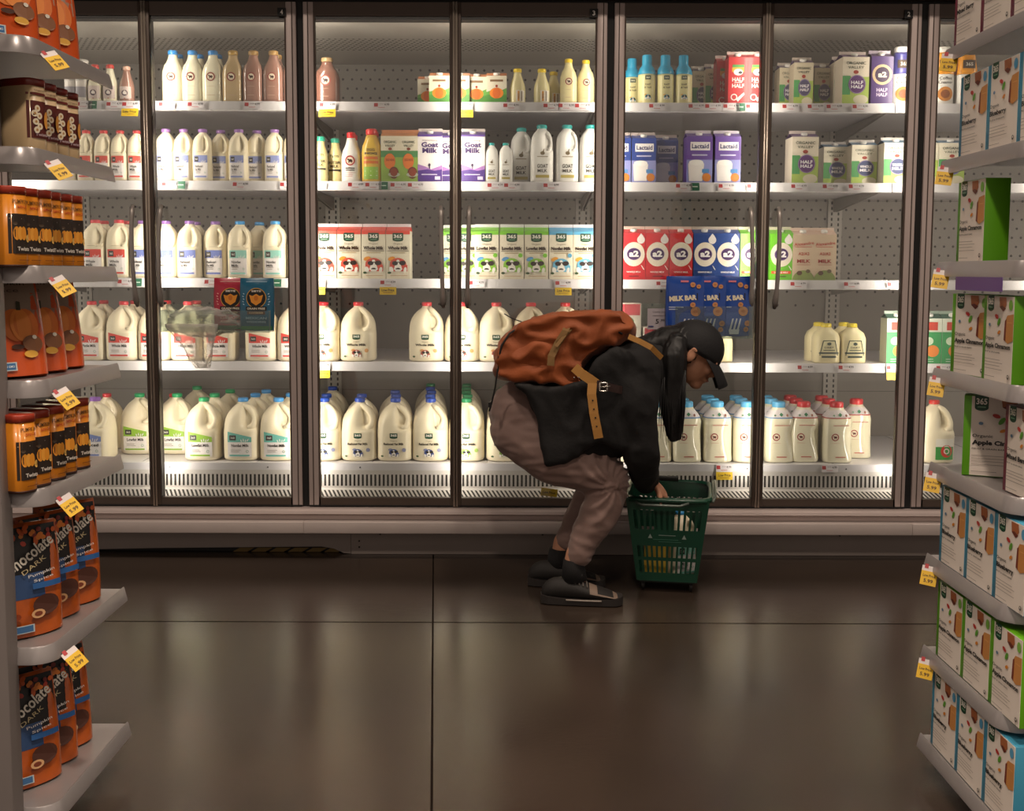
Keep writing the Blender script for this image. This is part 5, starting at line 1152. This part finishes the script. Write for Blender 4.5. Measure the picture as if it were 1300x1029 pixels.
# arms down to the hands
for yy, yh in ((YC-.17, YC+.03), (YC+.15, YC+.13)):
    limb(b, [(812, 474, yy+.03*(1 if yy < YC else -1), .04, .04), (813, 545, yy, .04, .04), (822, 600, (yy+yh)/2, .028, .028), (829, 613, yh, .022, .024)], skin)
def hand(mb, w, m, near=True):
    w = Vector(w); d = Vector((.62, .05, -.78)).normalized(); sdv = Vector((.0, 1, .05)).normalized(); nrm = d.cross(sdv).normalized()
    if nrm.x > 0: nrm = -nrm
    mb.ell((0, 0, 0), (.017, .038, .044), m, M=Matrix(((nrm.x, sdv.x, d.x, w.x+d.x*.035), (nrm.y, sdv.y, d.y, w.y+d.y*.035), (nrm.z, sdv.z, d.z, w.z+d.z*.035), (0, 0, 0, 1))))
    for i, (o_, L) in enumerate([(-.029, .062), (-.010, .072), (.010, .068), (.028, .054)]):
        p0 = w+d*.06+sdv*o_; p1 = p0+(d*.85+nrm*.25).normalized()*L*.42; p2 = p1+(d*.45+nrm*.85).normalized()*L*.33; p3 = p2+(d*-.1+nrm*1.).normalized()*L*.25
        mb.tube([p0-d*.02, p0, p1, p2, p3], [.0095, .0095, .0088, .0082, .007], m, n=10)
        for p, r_ in ((p1, .0088), (p2, .0083), (p3, .007)): mb.ell(p, (r_, r_, r_), m, seg=10, rg=6)
    p0 = w+d*.02-sdv*.03; p1 = p0+(d*.7-sdv*.6+nrm*.4).normalized()*.035; p2 = p1+(d*.9+nrm*.5).normalized()*.028
    mb.tube([p0, p1, p2], [.012, .0105, .0085], m, n=10); mb.ell(p2, (.0085, .0085, .0085), m, seg=10, rg=6)
hw = P(830, 612, YC+.03); hand(b, hw, skin); hand(b, P(830, 612, YC+.13), skin)
# near ear
e0 = HM @ Vector((side_near*.074, -.012, .0))
b.ell((side_near*.078, -.008, -.008), (.009, .018, .029), skin, M=HM)
b.tube([HM @ Vector((side_near*.084, -.02, -.0)), HM @ Vector((side_near*.087, -.012, .018)), HM @ Vector((side_near*.085, .004, .012))], .005, skin)
body = fuse(b, 'body', skin, per, vox=.0052, it=3)
# face details
fd = MB(); 
for s_ in (-1, 1): fd.ell((s_*.033, .0865, -.002), (.014, .004, .005), mat('eye_white', '#d8cfc6', rough=.2), M=HM, seg=12, rg=6); fd.ell((s_*.033, .090, -.003), (.006, .0025, .005), mat('iris', '#2a1a12', rough=.1), M=HM, seg=10, rg=6)
fo = fd.build('eyes', per); fo.matrix_parent_inverse = per.matrix_world.inverted()
fd = MB().ell((0, .092, -.055), (.017, .006, .0045), mat('lips', '#8f4a42', rough=.4), M=HM, seg=14, rg=6); fo = fd.build('mouth', per); fo.matrix_parent_inverse = per.matrix_world.inverted()
def child(mb, name, parent=per, mtx=None):
    o = mb.build(name, parent); o.matrix_parent_inverse = parent.matrix_world.inverted(); return o
er = MB()
for dz, dy in ((-.03, -.008), (-.02, -.016), (-.008, -.022)): er.ell((side_near*.083, dy-.006, dz), (.0035, .0035, .0035), metal_b, M=HM, seg=10, rg=6)
er.tube([HM @ Vector((side_near*.084, -.014, -.032)), HM @ Vector((side_near*.09, -.014, -.043)), HM @ Vector((side_near*.082, -.014, -.052))], .0016, metal_b)
child(er, 'earrings')
# jacket
j = MB()
prism(j, [(652, 486), (670, 500), (684, 545), (692, 592), (722, 586), (757, 563), (795, 572), (802, 520), (808, 445), (782, 440), (756, 458), (742, 484), (700, 492), (668, 488)], YC-.222, YC+.2, cloth_b)
limb(j, [(853, 449, YC, .052, .06), (840, 450, YC, .066, .08), (828, 455, YC, .09, .125), (806, 470, YC, .125, .175), (768, 492, YC, .148, .178), (728, 512, YC, .150, .18), (694, 526, YC, .135, .16), (684, 530, YC, .11, .14)], cloth_b)
limb(j, [(700, 560, YC-.05, .1, .14), (735, 560, YC-.05, .1, .14), (775, 545, YC-.02, .1, .15)], cloth_b)
for yy, yh in ((YC-.175, YC+.02), (YC+.155, YC+.13)):
    limb(j, [(806, 462, yy+.02*(1 if yy < YC else -1), .085, .07), (808, 500, yy, .076, .066), (811, 545, yy, .066, .058), (814, 575, yy, .060, .054), (816, 596, (yy+yh)/2, .052, .048), (820, 612, yh, .044, .042)], cloth_b)
def fold_j(c):
    p = Vector(c); a = noise.noise(p*9+Vector((1, 3, 0))); b_ = noise.noise(Vector((p.x*17+p.z*7, p.y*9, p.z*12-p.x*5)))
    return .008*a+.006*(.8-2*abs(b_))
fuse(j, 'jacket', cloth_b, per, vox=.0085, it=8, fold=fold_j)
# trousers
t = MB()
limb(t, [(662, 523, YC, .115, .165), (674, 535, YC, .145, .175), (690, 545, YC, .135, .17)], cloth_p)
limb(t, [(658, 545, YC-.05, .1, .11), (672, 556, YC-.08, .1, .1), (705, 577, YNR, .105, .1), (745, 592, YNR, .09, .09), (773, 606, YNR, .070, .075)], cloth_p)
limb(t, [(773, 606, YNR, .070, .075), (770, 630, YNR, .068, .07), (755, 662, YNR, .062, .062), (742, 686, YNR, .052, .052), (736, 703, YNR, .045, .047)], cloth_p)
limb(t, [(672, 552, YFR-.04, .1, .1), (715, 580, YFR, .09, .09), (758, 604, YFR, .068, .07), (752, 628, YFR, .062, .062), (733, 660, YFR, .052, .052), (719, 686, YFR, .04, .042)], cloth_p)
def fold_t(c):
    p = Vector(c); kx = P(776, 610, YNR); d = (Vector((p.x, 0, p.z))-Vector((kx.x, 0, kx.z))); r = d.length; an = math.atan2(d.z, d.x)
    k = math.exp(-(r/.16)**2); f1 = (1-2*abs(math.sin(an*7+r*30)))*.0055*k
    return f1+.004*noise.noise(p*12)+.0035*(1-2*abs(noise.noise(Vector((p.x*14, p.y*10, p.z*34)))))
fuse(t, 'trousers', cloth_p, per, vox=.0075, it=5, fold=fold_t)
# socks, shoes
for yy, ax, ay in ((YNR, 728, 718), (YFR, 709, 704)):
    s_ = MB(); a0 = P(ax+1, ay-4, yy)
    s_.tube([a0+Vector((.0, 0, .012)), a0+Vector((-.002, 0, -.02)), a0+Vector((.0, 0, -.06))], [.037, .04, .046], mat('black_sock', '#0e0c0d', rough=.85, bump=.1, bscale=200), n=18, cap=True); child(s_, 'sock')
    sh = empty('shoe'); sh.parent = per; sh.matrix_parent_inverse = per.matrix_world.inverted()
    x0 = a0.x-.112; y_ = yy; L = .272
    up_m_ = mat('black_knit_upper', '#1c1816', rough=.7, var=.2, vscale=60, bump=.1, bscale=200); tan_ = mat('taupe_overlay', '#7d6a5c', rough=.6)
    H = lambda q: (.075+.012*sin(q*40) if q < .04 else .108-.15*max(0, q-.33)**.8 if q < .75 else .052-.11*(q-.75)**1.1)
    def sec(q, sc=1., zb=.02, hs=1.):
        top = {0: .055, .06: .078, .15: .09, .3: .094, .4: .092, .52: .080, .66: .064, .8: .052, .92: .040, 1.: .028}
        ks = sorted(top); 
        for a_, b_ in zip(ks, ks[1:]):
            if a_ <= q <= b_: zt = top[a_]+(top[b_]-top[a_])*(q-a_)/(b_-a_)
        wd = .026+.014*sin(min(1, q/.75)*pi/2*1.0)+(.006*sin(q*pi)); wd *= (1 if q < .88 else max(.35, math.sqrt(max(0, 1-((q-.88)/.125)**2)))); wd *= (1 if q > .08 else .6+.4*q/.08)
        ring = []
        for k in range(20):
            a = 2*pi*k/20; cz = cos(a); zz_ = zb+(zt*hs-zb)*(.5-.5*cz); pw = wd*abs(sin(a))**.7*(1 if sin(a) >= 0 else -1)*(1-.35*max(0, -cz)**2)
            ring.append((x0+q*L, y_+pw*sc-.02*q, zz_))
        return ring
    MB().loft([sec(q/24) for q in range(25)], up_m_).build('upper', sh)
    so = MB(); rings = []
    for q in range(25):
        u = q/24; wd = (.032+.012*sin(min(1, u/.75)*pi/2))*(1 if u < .86 else max(.3, math.sqrt(max(0, 1-((u-.86)/.15)**2))))*(1 if u > .08 else .65+.35*u/.08); zt = .026+.008*(abs(u-.5)*2)**3
        rings.append([(x0-.004+u*(L+.012), y_+s2*wd-.02*u, z_) for s2, z_ in ((-1, .004), (-1.02, zt), (1.02, zt), (1, .004))])
    so.loft(rings, mat('dark_sole', '#2a2523', rough=.6), smooth=False); so.build('sole', sh)
    so = MB()
    for s2 in (-1, 1): so.tube([(x0+u*L, y_+s2*((.032+.012*sin(min(1, u/.75)*pi/2))+.001)-.02*u, .022) for u in [.3+.05*k for k in range(10)]], .0035, mat('pale_sole_edge', '#8f857c', rough=.5), n=6)
    so.build('midsole_line', sh)
    ov = MB(); rr = []
    for q in range(7):
        u = .60+.36*q/6; full = sec(u, 1.04, .02, 1.03); rr.append(full[5:16])
    ov.loft(rr, tan_, cap=False, closed=False); ov.build('toe_overlay', sh)
    ov = MB(); rr = []
    for q in range(6):
        u = .70+.2*q/5; full = sec(u, 1.07, .02, 1.05); rr.append(full[6:15])
    ov.loft(rr, up_m_, cap=False, closed=False); ov.build('toe_window', sh)
    lc = MB()
    for q in range(4):
        u = .42+.05*q; f_ = sec(u, 1.05, .02, 1.05); lc.tube([f_[7], f_[9], f_[11], f_[13]], .0022, mat('lace', '#6a625c', rough=.8), n=6)
    lc.build('laces', sh)
# hair
h = MB(); NH = YC-.055
h.ell((0, -.03, .02), (.079, .082, .085), hair_m, M=HM)
limb(h, [(862, 430, YC, .05, .065), (845, 433, YC, .052, .07), (822, 437, YC, .035, .06), (802, 440, YC, .018, .03)], hair_m)
limb(h, [(858, 437, YC-.04, .045, .06), (855, 455, NH-.02, .046, .05), (853, 490, NH-.03, .047, .03), (855, 525, NH-.03, .040, .024), (856, 548, NH-.03, .032, .016), (858, 560, NH-.03, .018, .006)], hair_m)
def fold_h(c):
    p = Vector(c); return .0028*(1-2*abs(noise.noise(Vector((p.x*75, p.y*60, p.z*4)))))
fuse(h, 'hair', hair_m, per, vox=.0055, it=3, fold=fold_h)
st = MB()
for i in range(16):
    xx = 838+i*2.0; st.tube([P(xx+2, 470, NH-.05), P(xx+random.uniform(-1, 1), 515, NH-.055), P(xx+random.uniform(-2, 3), 540+random.uniform(0, 25), NH-.05)], [.003, .0025, .0006], hair_m, n=5)
child(st, 'loose_hair_strands')
# cap
c_ = MB(); cm = mat('black_cap_cloth', '#111013', rough=.75, var=.1, bump=.1, bscale=120)
rings = []
for i in range(10):
    t_ = i/9*pi/2; q = cos(t_); z_ = sin(t_)
    rings.append([(.086*q*cos(2*pi*k/32)*(1+.012*abs(cos(3*2*pi*k/32))), -.006+.104*q*sin(2*pi*k/32), .022+.098*z_) for k in range(32)] if i < 9 else [(.004*cos(2*pi*k/32), -.006+.004*sin(2*pi*k/32), .119) for k in range(32)])
rings = [[(p[0]*1.0, p[1], p[2]-.016-.012*max(0, -p[1]/.1)) for p in rings[0]]]+rings
c_.loft(rings, cm, M=HM); cp = child(c_, 'baseball_cap')
bm_ = MB(); rings = []
for i in range(7):
    u = i/6; row_ = []
    for k in range(17):
        a = -1+k/8; row_.append((a*.078*(1-.25*u*u), .080+.080*u*math.sqrt(max(0, 1-a*a*.5)) - .035*a*a*(1-u), .022-.03*a*a*(.5+.5*u)-.028*u-.022*u*u))
    rings.append(row_)
top_ = rings; botm = [[(p[0], p[1], p[2]-.003) for p in r_] for r_ in rings]
loop = [t1+list(reversed(b1)) for t1, b1 in zip(top_, botm)]
bm_.loft(loop, cm, M=HM); o = bm_.build('brim', cp); o.matrix_parent_inverse = Matrix.Identity(4)
bt = MB().ell((0, -.006, .12), (.007, .007, .004), cm, M=HM, seg=12, rg=6).build('top_button', cp)
# ---- backpack
bp = empty('backpack', P(700, 470, YC)); bpy.context.view_layer.update(); tag(bp, 'rust-orange canvas backpack with tan leather straps worn by the bending person', 'backpack')
k = MB()
prism(k, [(632, 476), (630, 455), (634, 437), (644, 423), (660, 413), (690, 404), (702, 400), (760, 397), (788, 400), (801, 412), (803, 427), (775, 436), (752, 450), (740, 462), (736, 478), (748, 492), (700, 487), (655, 480)], YC-.212, YC+.15, canvas)
def fold_b(c):
    p = Vector(c); return .012*noise.noise(p*8+Vector((5, 0, 2)))+.019*(.6-2*abs(noise.noise(Vector((p.x*11+p.z*9, p.y*7, p.z*17-p.x*6)))))
fuse(k, 'main_compartment', canvas, bp, vox=.008, it=12, fold=fold_b)
fl = MB(); limb(fl, [(700, 408, YC, .022, .11), (730, 404, YC, .024, .12), (765, 404, YC, .024, .12), (788, 409, YC, .022, .1), (802, 421, YC, .018, .08)], canvas)
fuse(fl, 'top_flap', mat('dark_rust_canvas', '#8a4a1a', rough=.75, var=.12), bp, vox=.007, it=4, fold=fold_j)
pk = MB(); limb(pk, [(652, 452, YC-.185, .04, .03), (680, 448, YC-.195, .052, .03), (700, 450, YC-.19, .05, .03)], canvas); fuse(pk, 'side_pocket', canvas, bp, vox=.007, it=6, fold=fold_b)
def ribbon(pts, w, m, th=.004, ax=(0, 0, 1)):
    """flat strap through 3-D points; ax = direction across the strap"""
    pts = [Vector(p) for p in pts]; rings = []
    for i, p in enumerate(pts):
        t_ = (pts[min(i+1, len(pts)-1)]-pts[max(0, i-1)]).normalized(); a = Vector(ax) if not callable(ax) else ax(i); a = (a-t_*a.dot(t_)).normalized(); n_ = t_.cross(a)
        rings.append([tuple(p+a*w/2+n_*th/2), tuple(p-a*w/2+n_*th/2), tuple(p-a*w/2-n_*th/2), tuple(p+a*w/2-n_*th/2)])
    return MB().loft(rings, m, smooth=False)
YB = YC-.215
def q(x, y, dy=0.): return P(x, y, YB+dy)
child(ribbon([q(722, 408, .03), q(718, 420, -.012), q(708, 436, -.012), q(700, 452, -.026), q(699, 464, -.03)], .024, web, ax=(1, 0, .4)), 'side_strap', bp)
child(ribbon([q(730, 412, .02), q(717, 426, -.015), q(706, 440, -.03)], .012, web, ax=(1, 0, .4)), 'webbing_loop', bp)
child(ribbon([q(729, 466, -.03), q(738, 474, -.034), q(750, 482, -.036), q(757, 487, -.036)], .032, leather, ax=(.3, 0, 1)), 'lower_strap', bp)
ls = child(ribbon([q(752, 486, -.036), q(751, 500, -.042), q(754, 525, -.045), q(758, 545, -.045), q(760, 556, -.043)], .030, leather, ax=(1, 0, .1)), 'hanging_strap', bp)
hl = MB()
for x_, y_ in ((752.5, 508), (754, 519), (756, 530), (757.5, 541)): p_ = q(x_, y_, -.0485); hl.cyl((p_.x, p_.y, p_.z), .0028, .002, black, n=8, axis='y')
child(hl, 'strap_holes', bp)
bk_ = MB(); p_ = q(766, 491, -.045)
pts = [p_+Vector((.015*max(-.8, min(.8, cos(a)*1.2)), 0, .017*max(-.8, min(.8, sin(a)*1.2)))) for a in [2*pi*k_/20 for k_ in range(21)]]; bk_.tube(pts, .003, metal_b, n=8); bk_.tube([p_+Vector((-.01, -.002, 0)), p_+Vector((.022, -.002, .003))], .002, metal_b); child(bk_, 'buckle', bp)
child(ribbon([q(757, 487, -.036), q(768, 490, -.038), q(785, 494, -.02), q(800, 497, .01)], .026, mat('dark_leather', '#2e1a16', rough=.5), ax=(0, 0, 1)), 'waist_strap', bp)
child(ribbon([q(798, 427, -.02), q(812, 433, -.035), q(827, 441, -.04), q(840, 454, -.01)], .018, leather, ax=(.5, 0, 1)), 'shoulder_strap', bp)
rv = MB()
for x_ in (729, 735): p_ = q(x_, 479, -.036); rv.ell(p_, (.003, .003, .003), metal_b, seg=10, rg=6)
child(rv, 'rivets', bp)
pi_ = MB(); pi_.tube([q(697, 413, .03), q(720, 409, .02), q(748, 408, .02), q(772, 412, .01), q(790, 424, .0)], .004, black, n=8); pi_.tube([q(633, 472, .03), q(633, 455, .0), q(637, 438, .0), q(647, 423, .01), q(664, 413, .03), q(690, 408, .05)], .0035, black, n=8); child(pi_, 'piping', bp)
cd = MB(); cd.tube([q(640, 398, .05), q(650, 404, .05), q(664, 409, .05), q(680, 409, .05), q(692, 405, .05)], .002, black, n=6); cd.ell(q(690, 403, .045), (.008, .008, .008), metal_b, seg=10, rg=6); child(cd, 'elastic_cord', bp)
cd = MB(); cd.tube([q(632, 468, .03), q(629, 490, .05), q(624, 512, .06), q(621, 522, .06)], .0028, black, n=6); cd.box(*[v for a_ in zip(q(620, 517, .05), q(624, 510, .07)) for v in sorted(a_)], black); child(cd, 'dangling_strap', bp)

# ---- rolling basket
GR = mat('dark_green_basket_plastic', '#0a4430', rough=.35, coat=.2, var=.06); GH = mat('grey_green_handle', '#6a736c', rough=.35, metal=.3)
bk = empty('shopping_basket', (.583, 3.965, 0), rad(-10)); tag(bk, 'dark green plastic shopping basket on wheels standing beside the person', 'shopping basket')
zt, zb_ = .352, .045; W1, D1, W0, D0 = .148, .178, .108, .132
def wallpt(side_, u, v):
    w_ = W0+(W1-W0)*v; d_ = D0+(D1-D0)*v; z_ = zb_+(zt-zb_)*v
    return {'front': (u*w_, -d_, z_), 'back': (-u*w_, d_, z_), 'right': (w_, u*d_, z_), 'left': (-w_, -u*d_, z_)}[side_]
def slat_wall(side_, ncol, rows_, solid=None):
    vs = []; fs = []
    def quad(u0, u1, v0, v1):
        o_ = len(vs)
        for u, v in ((u0, v0), (u1, v0), (u1, v1), (u0, v1)): vs.append(wallpt(side_, u, v))
        fs.append((o_, o_+1, o_+2, o_+3))
    vv = 0
    for v0, v1, sol in rows_:
        quad(-1, 1, vv, v0)
        edges = [-.88+1.76*i/ncol for i in range(ncol+1)]
        quad(-1, edges[0]+.02, v0, v1); quad(edges[-1]-.02, 1, v0, v1)
        for i in range(1, ncol): e_ = edges[i]; quad(e_-.032, e_+.032, v0, v1)
        if sol: quad(sol[0], sol[1], v0, v1)
        vv = v1
    quad(-1, 1, vv, 1)
    mb_ = MB().add(vs, fs, GR); o_ = mb_.build('basket_wall', bk); sm = o_.modifiers.new('thickness', 'SOLIDIFY'); sm.thickness = .003; sm.offset = -1
    return o_
rows_f = [(.09, .24, None), (.28, .42, None), (.62, .86, (-.35, .15))]
fwall = slat_wall('front', 12, rows_f); slat_wall('back', 12, [(.09, .24, None), (.28, .42, None), (.62, .8, None)]); slat_wall('right', 12, [(.09, .24, None), (.28, .42, None), (.62, .86, None)]); slat_wall('left', 12, [(.09, .24, None), (.28, .42, None), (.62, .86, None)])
MB().box(-W0, W0, -D0, D0, zb_-.004, zb_, GR).build('basket_floor', bk)
rim = MB(); rg_ = []
for (w_, d_, z_) in ((W1-.003, D1-.003, zt-.01), (W1+.012, D1+.012, zt-.012), (W1+.014, D1+.014, zt), (W1-.003, D1-.003, zt+.004), (W1-.006, D1-.006, zt-.006)): rg_.append(sring(2*w_, 2*d_, 7, z_, 48))
rim.loft(rg_, GR, cap=False); rim.build('rim', bk)
A = Art(); zc = zb_+.52*(zt-zb_)
for x_ in (-.06, .06): A.poly([(x_-.008, zc), (x_+.008, zc), (x_, zc+.016)], '#9fb0a8')
A.line(-.03, .03, zc+.012, .003, '#7f948a'); A.line(-.05, .04, zc-.004, .002, '#4f7f6c'); A.line(-.03, .05, zc-.012, .002, '#4f7f6c')
a_ = A.put(bk, y0=0, name='front_marks')
for v in a_.data.vertices: vf = (v.co.z-zb_)/(zt-zb_); v.co.y = -(D0+(D1-D0)*vf)-.0045
# folded carrying handles and pull handle
hd = MB(); hd.tube([(-W1*.75, -D1-.014, zt-.012), (-W1*.6, -D1-.03, zt-.018), (W1*.3, -D1-.03, zt-.018), (W1*.5, -D1-.014, zt-.010)], .0045, GH, n=8); hd.build('carry_handle', bk)
hd = MB(); 
for o_ in (0, .014): hd.tube([(W1+.010, -D1*.98, zt-.006), (W1+.012+o_*.5, -D1*.8, zt+.004+o_*.3), (W1+.012+o_*.5, D1*.8, zt+.006+o_*.3), (W1+.010, D1, zt+.002)], .0045, GH, n=8)
hd.build('pull_handle', bk)
MB().box(-W1*.5, W1*.2, D1-.006, D1+.018, zt-.004, zt+.014, mat('black_grip', '#15120f', rough=.5), b=.003).build('grip', bk)
for sx in (-1, 1):
    for sy in (-1, 1):
        wh = MB().cyl((sx*(W0-.022)-.006, sy*(D0-.03), .0175), .0165, .012, mat('black_wheel', '#0f0d0c', rough=.5), n=18, axis='x'); wh.box(sx*(W0-.022)-.011, sx*(W0-.022)+.011, sy*(D0-.03)-.012, sy*(D0-.03)+.012, .030, zb_, black); wh.build('wheel', bk)
MB().box(-W0+.01, W0-.01, -D0+.012, D0-.012, .032, zb_-.003, black).build('wheel_frame', bk)
# goods lying in the basket
M0 = bk.location
def inb(x, y, z): c0, s0 = cos(rad(-10)), sin(rad(-10)); return (M0.x+x*c0-y*s0, M0.y+x*s0+y*c0, z)
g1 = empty('snack_box', inb(-.045, -.07, zb_+.002), rad(-6)); MB().box(-.04, .04, -.025, .025, 0, .15, mat('yellow_box_board', '#c9a53c', rough=.5), b=.001).build('carton', g1); tag(g1, 'yellow box standing inside the green basket, near its front wall', 'box')
g2, _ = spawn('h_teal'); g2.location = inb(.045, -.045, zb_+.002); g2.rotation_euler = (0, 0, rad(20)); tag(g2, 'pale milk jug standing inside the green basket, seen through its slots', 'milk jug'); g2.pop('group', None) if 'group' in g2 else None
g3 = empty('bread_bag', inb(.0, .06, zb_+.05), 0); crumple((0, 0, 0), (.075, .05, .045), 9, mat('cream_bag_film', '#b9a878', rough=.4), amp=.15).build('bag', g3); tag(g3, 'cream coloured bag lying at the back inside the green basket', 'bag')
finish_labels()
# ------------------------------------------------------------------ camera, light, view
cam = bpy.data.cameras.new('camera'); co = bpy.data.objects.new('camera', cam); COL.objects.link(co)
cam.sensor_fit = 'HORIZONTAL'; cam.sensor_width = 36; cam.lens = F/1300*36; cam.shift_x = 0; cam.shift_y = -(514.5-469)/1300
co.matrix_world = Matrix.Translation(CAM) @ RC.to_4x4(); cam.clip_start = .05; cam.clip_end = 60
SC.camera = co
def area(name, loc, sx, sy, power, col, rot=(0, 0, 0), spread=180, parent=None):
    l = bpy.data.lights.new(name, 'AREA'); l.shape = 'RECTANGLE'; l.size = sx; l.size_y = sy; l.energy = power; l.color = col; l.spread = rad(spread)
    o = bpy.data.objects.new(name, l); COL.objects.link(o); o.location = loc; o.rotation_euler = rot
    return o
warm = (1, .83, .68); neut = (1, .9, .80)
CL = [.96, .76, .66, .68]
for ci in range(4):
    k = CL[ci]
    xs = [MX[ci]+.0, (MX[ci]+MX[ci+1])/2]
    for j, xx in enumerate(xs):
        kk = k if j else (k+CL[max(ci-1, 0)])/2
        area('case_light', (xx, YD+.09, 1.23), .03, 1.87, (7.5 if j else 9)*kk, neut, (rad(90), 0, 0))
area('case_light', (MX[4], YD+.09, 1.23), .03, 1.87, 8, neut, (rad(90), 0, 0))
# overhead spots; the last pair is unseen fill added to brighten upright faces
for (x, y, e) in [(-1.6, 2.7, 20), (.6, 2.7, 20), (2.0, 2.7, 18), (-2.2, .3, 34), (0., .3, 44), (2.2, .3, 34), (-1.2, -1.8, 44), (1.2, -1.8, 44)]:
    l = bpy.data.lights.new('ceiling_and_fill_lamp', 'SPOT'); l.energy = e*6.2; l.color = warm; l.spot_size = rad(120); l.spot_blend = .8; l.shadow_soft_size = .12
    o = bpy.data.objects.new('ceiling_and_fill_lamp', l); COL.objects.link(o); o.location = (x, y, 3.6)
w = bpy.data.worlds.new('store_ambient'); SC.world = w; w.use_nodes = True
bg = w.node_tree.nodes['Background']; bg.inputs[0].default_value = (.9, .74, .62, 1); bg.inputs[1].default_value = .44
vs = SC.view_settings; vs.view_transform = 'Standard'; vs.look = 'None'; vs.gamma = 1; vs.exposure = 0.0; vs.use_curve_mapping = False
SC.cycles.max_bounces = 8; SC.cycles.transparent_max_bounces = 16; SC.cycles.diffuse_bounces = 3; SC.cycles.glossy_bounces = 4
SC.cycles.caustics_reflective = False; SC.cycles.caustics_refractive = False; SC.cycles.sample_clamp_indirect = 4
SC.cycles.use_denoising = True
